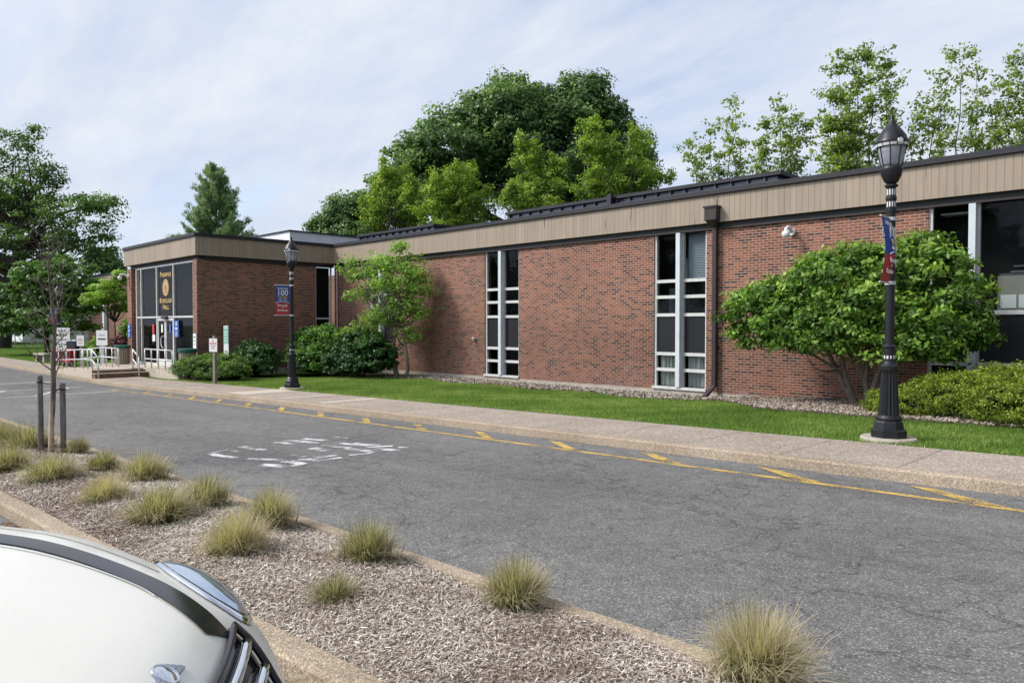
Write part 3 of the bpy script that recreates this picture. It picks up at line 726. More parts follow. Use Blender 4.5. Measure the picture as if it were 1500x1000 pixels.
# broadleaf evergreen at the right
bo = (-5.85, 16.55, G(-5.85, 16.55))
lo = [((a-.35)*.93, b+.1, c, d*.98, e, f*1.15) for a, b, c, d, e, f in [(-1.9, -.5, 1.95, .95, .9, .5), (-1.0, -.6, 1.7, 1.0, .95, .42), (0, -.7, 1.75, 1.1, 1.0, .45), (1.0, -.6, 1.75, 1.1, .9, .42), (1.9, -.5, 1.8, .95, .8, .5), (-1.4, -.4, 2.35, .9, .8, .5), (-.3, -.5, 2.6, 1.1, .85, .55),
      (.9, -.3, 2.85, 1.0, .8, .55), (1.7, -.2, 2.7, .9, .7, .6), (1.5, 0, 3.2, .55, .5, .45), (.2, -.2, 3.0, .9, .7, .4), (2.3, -.3, 2.3, .5, .6, .45), (-.6, -.2, 3.0, .6, .6, .3), (-2.3, -.3, 2.3, .5, .5, .3), (2.3, -.3, 1.65, .55, .6, .3), (-.9, -.8, 2.1, .7, .6, .4), (.6, -1.0, 2.2, .9, .6, .4), (1.6, -.6, 1.35, .7, .7, .3), (-.4, -.4, 2.2, 1.2, .8, .5), (.9, -.9, 1.35, .9, .6, .3), (-1.6, -.8, 1.5, .9, .6, .3), (-.2, -1.0, 1.45, .8, .5, .28), (2.2, -.5, 1.3, .5, .5, .25)]]
crown_tree('magnolia_tree', bo, 3.2, lo, 1250, 44, .25, .12, L['mag'], 'broad dense glossy green tree on several low stems behind the near lamp', trunk=.075, seed=64, limbs=50, bark='barkg', inner=.55, low=-.75, flat_=.55, aspect=.45,
           stems=[(0, 0, -.45, -.2, 1.4), (.08, .05, -.15, -.3, 1.5), (-.08, .05, -.8, -.2, 1.5), (.1, 0, .2, -.2, 1.5), (.05, -.05, .5, -.2, 1.6)], jit=.6, cvar=.17)
# shrubs
def shrub(name, loc, lobes, n, per, cr, ls, m, label, seed, group=None, flat_=.7, aspect=.6, jit=.5, core=.72, corev=.0, cat='shrub', spike=0):
    r = np.random.default_rng(seed); root = empty(name, loc, 0, label=label, cat=cat, group=group)
    b = MB(); 
    for k in range(7):
        l = lobes[k % len(lobes)]; limb(b, (r.normal()*.08, r.normal()*.08, -.1), (l[0]+r.normal()*l[3]*.3, l[1]+r.normal()*l[4]*.3, l[2]), .03, .01, r, .1, 3, 5)
    b.build('stem', M['barkd'], root)
    cl, nr = lobe_clumps(lobes, n, r, .8, -.5)
    foliage('foliage', cl, nr, per, cr, ls, m, root, r, flat_, aspect, None, jit)
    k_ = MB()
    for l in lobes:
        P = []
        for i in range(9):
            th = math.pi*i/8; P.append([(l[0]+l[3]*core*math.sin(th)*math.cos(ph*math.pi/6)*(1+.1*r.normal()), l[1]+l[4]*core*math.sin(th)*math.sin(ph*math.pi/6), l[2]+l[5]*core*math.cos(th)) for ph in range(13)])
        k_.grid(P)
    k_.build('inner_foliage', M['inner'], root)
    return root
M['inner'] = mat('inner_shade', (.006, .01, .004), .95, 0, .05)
z_ = g(-27)+KERB
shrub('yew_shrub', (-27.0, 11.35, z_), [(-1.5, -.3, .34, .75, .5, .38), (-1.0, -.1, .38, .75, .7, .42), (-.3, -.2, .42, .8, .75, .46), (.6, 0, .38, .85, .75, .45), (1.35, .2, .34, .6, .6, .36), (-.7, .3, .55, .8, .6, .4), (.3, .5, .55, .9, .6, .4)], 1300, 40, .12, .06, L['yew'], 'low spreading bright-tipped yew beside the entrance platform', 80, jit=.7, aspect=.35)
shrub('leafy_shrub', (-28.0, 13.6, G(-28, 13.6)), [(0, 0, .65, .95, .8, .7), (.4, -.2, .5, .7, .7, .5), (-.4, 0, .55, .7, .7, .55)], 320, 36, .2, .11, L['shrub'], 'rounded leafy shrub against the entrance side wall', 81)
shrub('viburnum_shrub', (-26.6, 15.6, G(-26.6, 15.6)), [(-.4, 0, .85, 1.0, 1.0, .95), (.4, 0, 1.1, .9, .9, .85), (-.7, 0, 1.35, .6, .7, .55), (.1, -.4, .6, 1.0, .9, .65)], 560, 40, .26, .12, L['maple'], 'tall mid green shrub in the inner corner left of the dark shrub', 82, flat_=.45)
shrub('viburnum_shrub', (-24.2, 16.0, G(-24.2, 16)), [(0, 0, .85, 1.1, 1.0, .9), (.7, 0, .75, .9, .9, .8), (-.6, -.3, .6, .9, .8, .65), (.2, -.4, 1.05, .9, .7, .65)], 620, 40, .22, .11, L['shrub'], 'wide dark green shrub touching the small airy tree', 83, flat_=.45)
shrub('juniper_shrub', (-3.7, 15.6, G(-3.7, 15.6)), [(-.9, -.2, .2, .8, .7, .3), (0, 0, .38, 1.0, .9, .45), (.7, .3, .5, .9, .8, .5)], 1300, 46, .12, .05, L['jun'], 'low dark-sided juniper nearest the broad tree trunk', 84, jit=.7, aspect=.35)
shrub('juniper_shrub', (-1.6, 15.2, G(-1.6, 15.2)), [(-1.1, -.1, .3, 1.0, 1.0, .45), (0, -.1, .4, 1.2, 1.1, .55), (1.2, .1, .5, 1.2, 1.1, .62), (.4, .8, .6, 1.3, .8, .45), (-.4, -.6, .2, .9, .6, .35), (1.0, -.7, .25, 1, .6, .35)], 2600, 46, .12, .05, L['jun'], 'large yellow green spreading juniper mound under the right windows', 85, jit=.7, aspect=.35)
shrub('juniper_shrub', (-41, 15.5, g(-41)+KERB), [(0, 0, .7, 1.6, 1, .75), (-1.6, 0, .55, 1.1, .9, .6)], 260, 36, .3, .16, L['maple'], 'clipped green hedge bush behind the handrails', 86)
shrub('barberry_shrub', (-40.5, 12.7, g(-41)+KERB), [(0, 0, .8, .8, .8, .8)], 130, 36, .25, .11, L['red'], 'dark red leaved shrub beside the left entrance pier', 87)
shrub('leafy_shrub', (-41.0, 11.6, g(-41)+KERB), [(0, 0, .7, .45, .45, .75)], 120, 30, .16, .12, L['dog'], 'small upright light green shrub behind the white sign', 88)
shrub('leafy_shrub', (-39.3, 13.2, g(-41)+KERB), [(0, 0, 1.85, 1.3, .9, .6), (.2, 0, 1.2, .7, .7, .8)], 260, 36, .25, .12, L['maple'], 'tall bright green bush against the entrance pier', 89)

# ---------------------------------------------------------------- grass tussocks
def tussock_mesh(seed, dry, n=2000):
    r = np.random.default_rng(seed); V = []; val = []
    for i in range(n):
        a = r.uniform(0, 6.28); r0 = abs(r.normal())*.17; le = .35+.42*r.random() if r.random() > .05 else .7+.25*r.random()
        out = .12+1.1*r.random()**.75 if le < .7 else .1+.6*r.random(); a2 = a+r.normal()*.7; tw = r.normal()*.5
        p = np.array([math.cos(a)*r0, math.sin(a)*r0, 0]); pts = []
        for k in range(4):
            s_ = k/3; rr = out*le*(.6*s_+.45*s_*s_); zz_ = le*(1.3*s_-.8*out*s_*s_); aa = a2+tw*s_
            pts.append(p+np.array([math.cos(aa)*rr*.85, math.sin(aa)*rr*.85, max(.01, zz_*.85)]))
        w_ = .0062*(.5+.8*r.random()); sd = np.array([-math.sin(a2+.6), math.cos(a2+.6), 0])*w_
        c_ = r.random(); base = (.75+.25*r.random()) if c_ < dry else .12+.38*r.random()
        for k in range(3):
            wa = 1-.25*k; wb = 1-.25*(k+1) if k < 2 else .1
            V += [pts[k]-sd*wa, pts[k]+sd*wa, pts[k+1]+sd*wb, pts[k+1]-sd*wb]
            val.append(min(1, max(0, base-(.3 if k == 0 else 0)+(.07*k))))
    return np_mesh('tussock', np.array(V), 4, np.array(val))
M['tus'] = m_leaf('tussock_blade', (.05, .052, .026), (.185, .2, .09), (.58, .49, .36), .35, .6, .2)
GT = 'grass tussocks in the mulch bed'
tm = {('g', k): tussock_mesh(100+k, .5) for k in range(3)}
tm.update({('m', k): tussock_mesh(110+k, .72) for k in range(3)}); tm.update({('d', k): tussock_mesh(120+k, .93) for k in range(3)})
for i, (u, v, wd, ht, tone, lab) in enumerate([
    (62, 706, 88, 44, 'm', 'tan green tussock right in front of the staked young tree'),
    (137, 692, 56, 34, 'g', 'small green tussock just right of the two wooden stakes'),
    (198, 706, 82, 44, 'm', 'mixed tussock on the road side behind the tan one'),
    (137, 737, 78, 42, 'd', 'straw coloured tussock between the stakes and the large green tussock'),
    (218, 766, 112, 58, 'm', 'large green and straw tussock left of centre of the cluster'),
    (285, 746, 84, 52, 'g', 'green tussock at the road kerb behind the large one'),
    (378, 774, 92, 60, 'm', 'tussock touching the road kerb at the right end of the cluster'),
    (325, 815, 108, 68, 'd', 'straw coloured tussock nearest the car headlight'),
    (520, 826, 98, 64, 'g', 'upright green tussock by the kerb, first beyond the cluster'),
    (467, 885, 76, 40, 'g', 'smallest low green tussock alone in the mulch'),
    (735, 888, 118, 68, 'm', 'green and tan tussock at the kerb in the middle of the picture'),
    (1092, 1000, 172, 112, 'd', 'blond tall tussock nearest the camera at the bottom edge'),
    (30, 660, 74, 40, 'g', 'green tussock left behind the stakes'),
    (0, 690, 66, 40, 'm', 'tussock cut by the left edge, in front of the green one'),
    (-8, 652, 60, 36, 'g', 'farthest green tussock at the left edge'),
    (102, 664, 40, 26, 'm', 'low tussock at the foot of the stakes')]):
    p = gstrip(u, v, .12); p.y = max(SY0+.28+skew(p.x), min(SY1-.1, p.y+.1)); t_ = (p.y-p.x)*S2
    k = wd*t_/F/1.1; h = ht*t_/F/.74
    o = link('grass_tussock', tm[(tone, i % 3)] if True else None, [], None, p)
    if not o.data.materials: o.data.materials.append(M['tus'])
    o.scale = (k, k, h); o.rotation_euler = (0, 0, i*1.3)
    tag(o, lab, 'grass tussock', GT)

# young staked tree, mostly bare
bo = gstrip(75, 664, .13)
r = np.random.default_rng(3); root = empty('young_tree', bo, 0, label='staked young tree with thin, nearly bare branches in the mulch bed', cat='tree')
b = MB(); tp = []
def wob(pts, rad): b.tube(pts, rad, 7, False)
tr_ = [(0, 0, -.1), (.01, .0, .3), (.03, .02, .6), (.035, .03, .95), (.04, .03, 1.3), (.07, .05, 1.7), (.02, .02, 2.1), (-.02, 0, 2.5), (0, .02, 3.0)]
wob(tr_, [.036, .032, .032, .034, .03, .022, .014, .008, .003])
pale = MB(); pale.tube([(.004, -.0, .05), (.02, .005, .4), (.034, .02, .72)], .0345, 7, False)
def sub(p, d, ln, rad, dep):
    d = d/np.linalg.norm(d); n = 4; pts = [p]
    for i in range(n):
        d = d+r.normal(size=3)*.13; d[2] += .05; d /= np.linalg.norm(d); pts.append(pts[-1]+d*ln/n)
    b.tube(pts, [rad*(1-i/(n+.5)) for i in range(n+1)], 5, False)
    tp.append(pts[-1])
    if dep > 0:
        for q in range(3):
            j = r.integers(1, n+1); nd = d+r.normal(size=3)*.6; sub(pts[j], nd, ln*(.35+.3*r.random()), rad*.5, dep-1)
for i in range(24):
    k = i/23; z_ = .95+1.8*k; a = i*2.4; e = .8+.9*k
    j = np.interp(z_, [q[2] for q in tr_], [q[0] for q in tr_])
    sub(np.array([j, .03, z_]), np.array([math.cos(a), math.sin(a), e]), (.85-.45*k)*(.7+.5*r.random()), .0095, 2)
b.build('trunk', M['barkg'], root, smooth=True)
pale.build('bare_bark', weathered('pale_bark', (.42, .33, .24), .8, .3, 12), root, smooth=True)
tp = np.array(tp); cl = tp[r.permutation(len(tp))[:20]]
foliage('crown', cl, norm(r.normal(size=cl.shape)), 4, .06, .05, L['maple'], root, r)
for u, v0, v1, lab in ((60, 549, 664, 'weathered wooden tree stake left of the young trunk'), (93, 560, 664, 'weathered wooden tree stake right of the young trunk')):
    p = gstrip(u, v1, .12); t_ = (p.y-p.x)*S2; h_ = (v1-v0)*t_/F
    e = empty('tree_stake', p, 0, label=lab, cat='stake', group='wooden stakes of the young tree')
    s_ = MB(); s_.tube([(0, 0, -.15), (.004, 0, h_*.5), (0, 0, h_-.02), (0, 0, h_)], [.036, .037, .036, .028], 8); s_.build('post', M['stake'], e, smooth=True)
    w_ = MB(); q = bo-p; w_.tube([(0, 0, h_-.06), tuple(Vector((q.x*.5, q.y*.5, h_-.1))), (q.x+.03, q.y+.02, h_-.1)], .014, 5)
    w_.lathe([(.04, h_-.1), (.041, h_-.09), (.04, h_-.08)], seg=10); w_.build('tie', M['black'], e)

rr_ = np.random.default_rng(77)
lo = [(0, 0, 8, 4.5, 4, 4.2), (2.5, 0, 6, 3.2, 3, 3), (-2.8, .5, 6.5, 3.4, 3, 3.2), (.5, 0, 11.5, 2.6, 2.6, 2.4), (-1.5, -1, 4.5, 3, 3, 2)]
pt = crown_tree('reflected_tree', (4, -34, -1.7), 11, lo, 260, 26, 1.0, .5, L['left'], 'unseen leafy tree across the car park, added for the hall glass to reflect', trunk=.25, seed=91, limbs=16, bark='barkd', group='added row of trees out of view', inner=.5)  # row out of view, added so the window glass has trees to reflect
for i in range(1, 12):
    c = copy_tree(pt); c.location = (4-9.5*i+rr_.normal()*1.2, -34+rr_.normal()*3, -1.9); c.rotation_euler = (0, 0, i*1.9); k_ = .8+.4*rr_.random(); c.scale = (k_, k_, k_)
# ---------------------------------------------------------------- lamps
def m_slots(name, n, duty):
    m = mat(name, rough=.5); t = NT(m); x, y, z = t.sep(t.n('ShaderNodeTexCoord').outputs['Object'])
    a = t.math('FRACT', t.math('MULTIPLY', t.math('ARCTAN2', y, x), n/6.28318))
    t.base(t.ramp(a, [(0, .7), (duty, .015)], 'CONSTANT')); return m
M['slots'] = m_slots('slotted_metal', 11, .5); M['slotsw'] = m_slots('slotted_rim', 14, .85)
def lamp(loc, label):
    e = empty('street_lamp', loc, 0, label=label, cat='street lamp', group='black ornamental street lamps'); e.scale = (1, 1, .975)
    MB().lathe([(.36, -.1), (.36, .03), (.345, .05), (.0, .05)], seg=28).build('footing', M['conc'], e)
    b = MB(); b.lathe([(.235, .05), (.235, .15), (.2, .17), (.185, .26), (.16, .3)], seg=8)
    b.lathe([(.165, .29), (.17, .32), (.14, .36)], seg=24); b.build('base', M['black'], e)
    b = MB(); b.lathe([(.135, .34), (.13, .4), (.1, .95), (.112, .98), (.118, 1.0)], seg=32, flute=.13); b.build('fluted_shaft', M['black'], e)
    b = MB(); b.lathe([(.085, .97), (.115, 1.0), (.12, 1.05), (.09, 1.08), (.078, 1.12), (.075, 1.3), (.09, 1.31), (.09, 1.33), (.06, 1.36), (.056, 3.2), (.07, 3.21), (.07, 3.27), (.058, 3.28), (.058, 3.37), (.07, 3.38), (.07, 3.42), (.058, 3.44), (.055, 3.55), (.085, 3.57), (.085, 3.59), (.06, 3.61)], seg=20)
    b.build('pole', M['black'], e, smooth=False)
    for z0, z1, rr in ((3.285, 3.36, .06), (3.45, 3.53, .06), (1.155, 1.2, .0775)):
        MB().lathe([(rr, z0), (rr, z1)], seg=24, cap=False).build('slotted_band', M['slots'], e, smooth=True)
    b = MB(); b.lathe([(.045, 3.6), (.09, 3.64), (.125, 3.72), (.14, 3.8), (.14, 3.84), (.12, 3.85)], seg=24); b.build('lamp_bowl', M['black'], e, smooth=True)
    b = MB(); b.lathe([(.115, 3.845), (.135, 3.9), (.165, 4.05), (.18, 4.15)], seg=24, cap=True); gl = b.build('lamp_glass', M['frost'], e, smooth=True)
    b = MB()
    for k in range(8):
        a = k*math.pi/4+.2; b.tube([(math.cos(a)*rr, math.sin(a)*rr, zz_) for rr, zz_ in ((.12, 3.84), (.141, 3.9), (.171, 4.05), (.187, 4.16))], .007, 5)
    b.build('rib', M['black'], gl)
    b = MB(); b.lathe([(.2, 4.14), (.215, 4.16), (.215, 4.19), (.195, 4.22), (.18, 4.27), (.12, 4.36), (.06, 4.43), (.05, 4.47), (.025, 4.5), (.03, 4.53), (.018, 4.56), (.002, 4.62)], seg=24); cp = b.build('lamp_cap', M['black'], e, smooth=True)
    MB().lathe([(.2, 4.12), (.212, 4.155)], seg=32, cap=False).build('cap_trim', M['slotsw'], cp, smooth=True)
    b = MB(); b.tube([(.15, -.15, 4.17), (.165, -.165, 4.17)], .033, 12); b.build('photocell', M['white'], cp)
    return e
P1 = gp(428, 570, g(-22)+KERB); P2 = gp(1303, 643, g(-4)+KERB)
LAMPS = [((-19.9, 10.75), 'far lamp post with banner standing on the lawn by the entrance yew'), ((-3.5, 10.85), 'near tall lamp post in front of the broad glossy tree'), ((-48.6, 11.6), 'distant lamp post half hidden behind the young tree on the left')]
for (x_, y_), lab in LAMPS: lamp((x_, y_, G(x_, y_)), lab)

def text(s, size, m, parent, loc, rot, name='lettering', ex=.002, align='CENTER', sx=1, label=None):
    c = bpy.data.curves.new('t', 'FONT'); c.body = s; c.size = size; c.extrude = ex; c.align_x = align; c.align_y = 'CENTER'; c.offset = size*.012
    c.resolution_u = 3
    o = bpy.data.objects.new('t', c); COL.objects.link(o); bpy.context.view_layer.update()
    me = bpy.data.meshes.new_from_object(o); COL.objects.unlink(o); bpy.data.objects.remove(o)
    me.name = name
    for v in me.vertices: v.co.x *= sx
    me.materials.clear(); q = link(name, me, m, parent, loc); q.rotation_euler = rot
    return q
def banner(x_, y_, label, bulge=.06, d=(-.2, -.98)):
    zb = G(x_, y_)
    ang = math.atan2(d[1], d[0])     # direction pole -> road
    e = empty('banner', (x_, y_, zb+.1), ang, label=label, cat='banner', group='centenary banners on the lamp posts')
    e.scale = (.88, 1, .94)
    def surf(z0, z1, n=10, off=0):
        P = []
        for i in range(n+1):
            z = z0+(z1-z0)*i/n; k = math.sin(math.pi*(z-2.2)/.92)
            P.append([(.09+(.53-.09)*j/6+0*k, bulge*k*(.3+.7*math.sin(math.pi*(j+.5)/7))+off, z) for j in range(7)])
        return P
    b = MB(); b.grid(surf(2.58, 3.12)); b.build('upper_cloth', M['blue'], e, smooth=True)
    b = MB(); b.grid(surf(2.2, 2.58)); b.build('lower_cloth', M['red'], e, smooth=True)
    b = MB()
    P = [[(.09+.44*j/10, bulge*math.sin(math.pi*(zc-2.2)/.92)+(.004*q), zc) for q in (1,)] for j in range(11) for zc in (2.58+.04*math.sin(math.pi*j/10),)]
    pts = [p[0] for p in P]; b.tube([(p[0], p[1], p[2]) for p in pts], .007, 5); b.build('white_arc', M['signw'], e)
    for zc in (3.125, 2.195):
        b = MB(); b.tube([(.0, 0, zc), (.57, 0, zc)], .013, 8); b.lathe([(.072, zc-.025), (.072, zc+.025)], seg=12); b.build('bracket', M['rail'], e)
    # lettering faces +x of the world (local side: +y is to ... ) on both faces
    for side in (1, -1):
        rt = (R(90), 0, 0 if side < 0 else R(180))
        yy = bulge*.9+.01 if side > 0 else -.012
        o2 = .03 if side > 0 else .0
        def y_at(z): 
            k = math.sin(math.pi*(z-2.2)/.92)*bulge; return k+.006 if side > 0 else k*.3-.012
        for s_, sz, zc, mm in (('Celebrating', .075, 3.03, 'signw'), ('100', .25, 2.885, 'gold' if False else 'signw'), ('YEARS', .115, 2.745, 'goldt'), ('1922 - 2022', .062, 2.665, 'signw'), ('Borough', .095, 2.5, 'signw'), ('of', .06, 2.43, 'signw'), ('Paramus', .1, 2.35, 'signw')):
            text(s_, sz, M[mm], e, (.31, y_at(zc), zc), rt)
    return e
M['goldt'] = mat('gold_thread', (.55, .42, .25), .6)
banner(LAMPS[0][0][0], LAMPS[0][0][1], 'blue and red banner reading 100 YEARS on the far lawn lamp', .02)
banner(LAMPS[1][0][0], LAMPS[1][0][1], 'curled blue and red banner on the near lamp before the glossy tree', .12, (.06, -1))
banner(LAMPS[2][0][0], LAMPS[2][0][1], 'distant blue and red banner behind the young tree branches', .02)

# ---------------------------------------------------------------- the hall
HL = (-29.4, 18, -2.0)
hall = empty('borough_hall', HL, 0, label='long single-storey red brick hall with tan ribbed fascia and projecting glass entrance', cat='building')
ZB, ZW, ZF0, ZF1, ZC = -1.86, 2.56, 2.73, 3.46, 3.6
WINS = [(-26.6, -24.85), (-19.38, -17.67), (-12.2, -10.5), (-5.03, -2.3)]
EX = 6.0
b = MB(); x0 = -29.4
for (a, c) in WINS: b.box(x0, 18, ZB, a, 18.3, ZW+.02); x0 = c
b.box(x0, 18, ZB, EX, 18.3, ZW+.02); b.build('wall', M['brick'], hall, True)
b = MB(); x0 = -29.4
b.box(-29.4, 17.985, -2.4, EX, 18.3, ZB-.001); b.build('foundation', M['conc'], hall, True)
# interior shell
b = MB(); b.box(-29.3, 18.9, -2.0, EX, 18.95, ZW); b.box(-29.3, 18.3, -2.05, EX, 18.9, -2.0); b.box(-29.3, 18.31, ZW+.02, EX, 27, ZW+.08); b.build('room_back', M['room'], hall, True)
b = MB(); b.box(-29.0, 18.3, -2.4, EX, 28, ZF1+.03); 
# solid core behind the room back kept simple
b = MB(); b.box(EX, 18.0, -2.4, EX+.3, 28, ZF1); b.box(-50, 28, -2.4, EX+.3, 28.3, ZF1); b.build('rear_wall', M['brick'], hall, True)
b = MB(); b.box(-29.25, 18.0, ZF1-.1, EX+.3, 28, ZF1+.02); b.box(-37.4, 12, ZF1-.1, -29.5, 28, ZF1+.018); b.build('roof', M['darkcap'], hall, True)
b = MB(); b.box(-29.25, 17.95, ZW, EX, 18.29, ZF0+.1); b.box(-37.3, 11.9, ZW, -29.45, 12.1, ZF0+.1); b.box(-29.6, 12.1, ZW, -29.35, 17.95, ZF0+.1); b.build('soffit_beam', M['soffit'], hall, True)
b = MB(); b.box(-29.25, 17.93, ZW-.005, EX, 17.948, ZW+.03); b.box(-37.0, 11.86, ZW+.0, -29.8, 11.885, ZW+.03); b.build('beam_trim', M['brown'], hall, True)
b = MB(); b.box(-29.25+.0, 17.85, ZF0, EX, 18.05, ZF1); b.box(-37.6, 11.7, ZF0, -29.25, 11.85, ZF1); b.box(-29.4, 11.85, ZF0, -29.25, 17.85, ZF1); b.box(-37.6, 11.85, ZF0, -37.45, 20, ZF1); b.build('fascia', M['siding'], hall, True)
b = MB(); b.box(-29.22, 17.8, ZF1, EX, 18.2, ZC); b.box(-37.65, 11.65, ZF1, -29.2, 11.95, ZC); b.box(-29.5, 11.95, ZF1, -29.2, 17.8, ZC); b.box(-37.65, 11.95, ZF1, -37.35, 20, ZC); b.build('roof_edge', M['darkcap'], hall, True)
b = MB(); b.box(-29.2, 17.775, ZF1+.02, EX, 17.798, ZF1+.035); b.box(-37.66, 11.63, ZF1+.02, -29.18, 11.648, ZF1+.035); b.build('edge_line', M['brown'], hall, True)
# side wall of the entrance block (faces +X)
b = MB(); b.box(-29.7, 12.2, ZB, -29.4, 17.05, ZW+.02); b.box(-29.8, 11.81, ZB, -29.4, 12.2, ZW+.02); b.build('entrance_wall', M['brick'], hall, True)
b = MB(); b.box(-37.5, 11.81, ZB-.2, -36.95, 12.2, ZW+.02); b.box(-36.95, 12.02, ZB-.2, -36.52, 12.2, ZW+.02); b.box(-37.5, 12.2, ZB-.2, -37.2, 20, ZW+.02)
b.build('entrance_pier', M['brick'], hall, True)
MB().box(-29.8, 12.0, -2.4, -29.385, 18, ZB-.001).build('entrance_foundation', M['conc'], hall, True)
# corner window in side wall
wf = MB(); 
for a in ((17.05, 17.09), (17.82, 17.88)): wf.box(-29.5, a[0], -1.8, -29.43, a[1], ZW)
wf.box(-29.5, 17.09, .23, -29.44, 17.82, .3); wf.box(-29.5, 17.09, -1.8, -29.44, 17.82, -1.72)
wo = wf.build('window', M['alu'], hall, True)
MB().quad((-29.48, 17.09, -1.72), (-29.48, 17.82, -1.72), (-29.48, 17.82, ZW), (-29.48, 17.09, ZW)).build('pane', M['glass'], wo, True)
MB().box(-29.9, 17.0, -1.9, -29.86, 17.99, ZW).build('room_back', M['room'], wo, True)
M['blind'] = weathered('grey_blind', (.42, .47, .52), .6, .08, 2)
def m_curtain():
    m = mat('curtain', rough=.9); t = NT(m); p = t.pos()
    t.base(t.ramp(t.noise(t.mapr(p, (18, 18, 1.2)), 1.2, 3), [(.35, (.3, .31, .3)), (.65, (.8, .8, .78))])); return m
M['curtain'] = m_curtain(); M['box'] = weathered('cardboard_grey', (.32, .3, .26), .9, .15, 4); M['dimbox'] = mat('dim_object', (.11, .115, .12), .8)
BARS = [1.23, .78, .27, -.84, -1.29]
def window(a, c, idx):
    fin0, fin1 = a+.76, a+.98
    fr = MB(); ft = 18.10   # pane depth
    fr.box(a, ft-.06, -1.78, a+.07, ft+.03, ZW); fr.box(c-.05, ft-.06, -1.78, c, ft+.03, ZW)
    segs = [(a+.07, fin0), (fin1, c-.05)]
    bars = BARS if idx < 3 else [.25, -.85]
    for z in bars:
        for s_ in segs: fr.box(s_[0], ft-.055, z-.045, s_[1], ft+.02, z+.045)
    fr.box(a-.02, 17.94, -1.84, c+.02, ft+.03, -1.77)
    w_ = fr.build('window', M['alu'], hall, True)
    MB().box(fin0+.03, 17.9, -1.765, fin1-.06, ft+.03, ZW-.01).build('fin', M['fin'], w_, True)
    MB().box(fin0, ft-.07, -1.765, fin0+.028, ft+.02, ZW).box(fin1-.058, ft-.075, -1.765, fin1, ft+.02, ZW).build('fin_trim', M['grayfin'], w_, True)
    p = MB()
    for s_ in segs: p.quad((s_[0], ft, -1.77), (s_[1], ft, -1.77), (s_[1], ft, ZW), (s_[0], ft, ZW))
    p.build('pane', M['glass'], w_, True)
    p = MB(); zt = .22 if idx < 3 else .2
    for s_ in segs: p.box(s_[0], ft-.012, -.8, s_[1], ft-.006, zt)
    p.build('spandrel', M['panel'], w_, True)
    if idx == 2:
        bl = MB(); s_ = segs[1]; z = 1.3
        while z < ZW: bl.add([(s_[0]+.04, ft+.09, z), (s_[1]-.01, ft+.09, z), (s_[1]-.01, ft+.13, z+.045), (s_[0]+.04, ft+.13, z+.045)], [(0, 1, 2, 3)]); z += .046
        bl.build('blind', M['blind'], w_, True)
        cu = MB()
        for s_ in segs:
            n = 60; P = []
            for zz_ in (-1.76, -1.3, -.88):
                P.append([(s_[0]+.04+(s_[1]-s_[0]-.06)*i/n, ft+.12+.03*math.sin(i*1.1)+.012*math.sin(i*2.7), zz_) for i in range(n+1)])
            cu.grid(P)
        cu.build('curtain', M['curtain'], w_, True)
        d = MB(); d.box(a+.2, 18.5, .3, a+.75, 18.7, 1.05); d.box(a+.5, 18.4, .95, a+.74, 18.6, 1.12); d.box(a+.55, 18.6, 1.3, a+.75, 18.7, 1.9); d.box(fin1+.45, 18.45, .3, c-.02, 18.6, .7); d.build('cabinet', M['dimbox'], w_, True)
    if idx == 3:
        d = MB(); d.box(fin1+.28, 18.25, .3, fin1+1.6, 18.7, 1.02); bx = d.build('carton', M['box'], w_, True)
        MB().box(fin1+.34, 18.235, .34, fin1+.62, 18.245, .62).box(fin1+.66, 18.235, .34, fin1+1.2, 18.245, .62).build('label_sheet', M['signw'], bx, True)
        d = MB(); d.box(fin1+.3, 18.3, 1.03, fin1+.8, 18.6, 1.07); d.box(fin1+.5, 18.28, 1.075, fin1+1.0, 18.6, 1.12); d.box(fin1+.55, 18.3, 1.2, fin1+.9, 18.5, 1.23); d.build('paper_stack', M['dimbox'], w_, True)
    if idx in (0,):
        d = MB(); d.box(a+.1, 18.25, -.8, c-.1, 18.27, 2.3); d.build('blind', M['dimbox'], w_, True)
for i, (a, c) in enumerate(WINS): window(a, c, i)
# ceiling lights seen through the right window
lt = MB(); lt.box(-4.9, 18.4, 2.42, -4.3, 18.75, 2.45); lt.build('ceiling_light', M['white'], hall, True)
# entrance glazing
gy = 11.92; fr = MB(); ms = [-36.46, -35.85, -33.92, -32.0, -29.9]
for mx_ in ms: fr.box(mx_-.035, gy-.06, -1.8, mx_+.035, gy+.04, ZW)
for a, c in zip(ms[:-1], ms[1:]):
    fr.box(a+.035, gy-.05, .28, c-.035, gy+.03, .35); fr.box(a+.035, gy-.05, ZW-.06, c-.035, gy+.03, ZW)
    if a != -33.92: fr.box(a+.035, gy-.05, -1.8, c-.035, gy+.03, -1.7)
gz = fr.build('glazed_front', M['alu'], hall, True)
p = MB()
for a, c in zip(ms[:-1], ms[1:]):
    p.quad((a, gy, .3), (c, gy, .3), (c, gy, ZW), (a, gy, ZW))
    if a != -33.92: p.quad((a, gy, -1.75), (c, gy, -1.75), (c, gy, .3), (a, gy, .3))
p.build('pane', M['glass'], gz, True)
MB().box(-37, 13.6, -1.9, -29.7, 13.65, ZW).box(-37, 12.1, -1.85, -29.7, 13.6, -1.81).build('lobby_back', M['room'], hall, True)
MB().box(-37.2, 12.2, ZW, -29.7, 13.65, ZW+.03).build('lobby_ceiling', M['room'], hall, True)
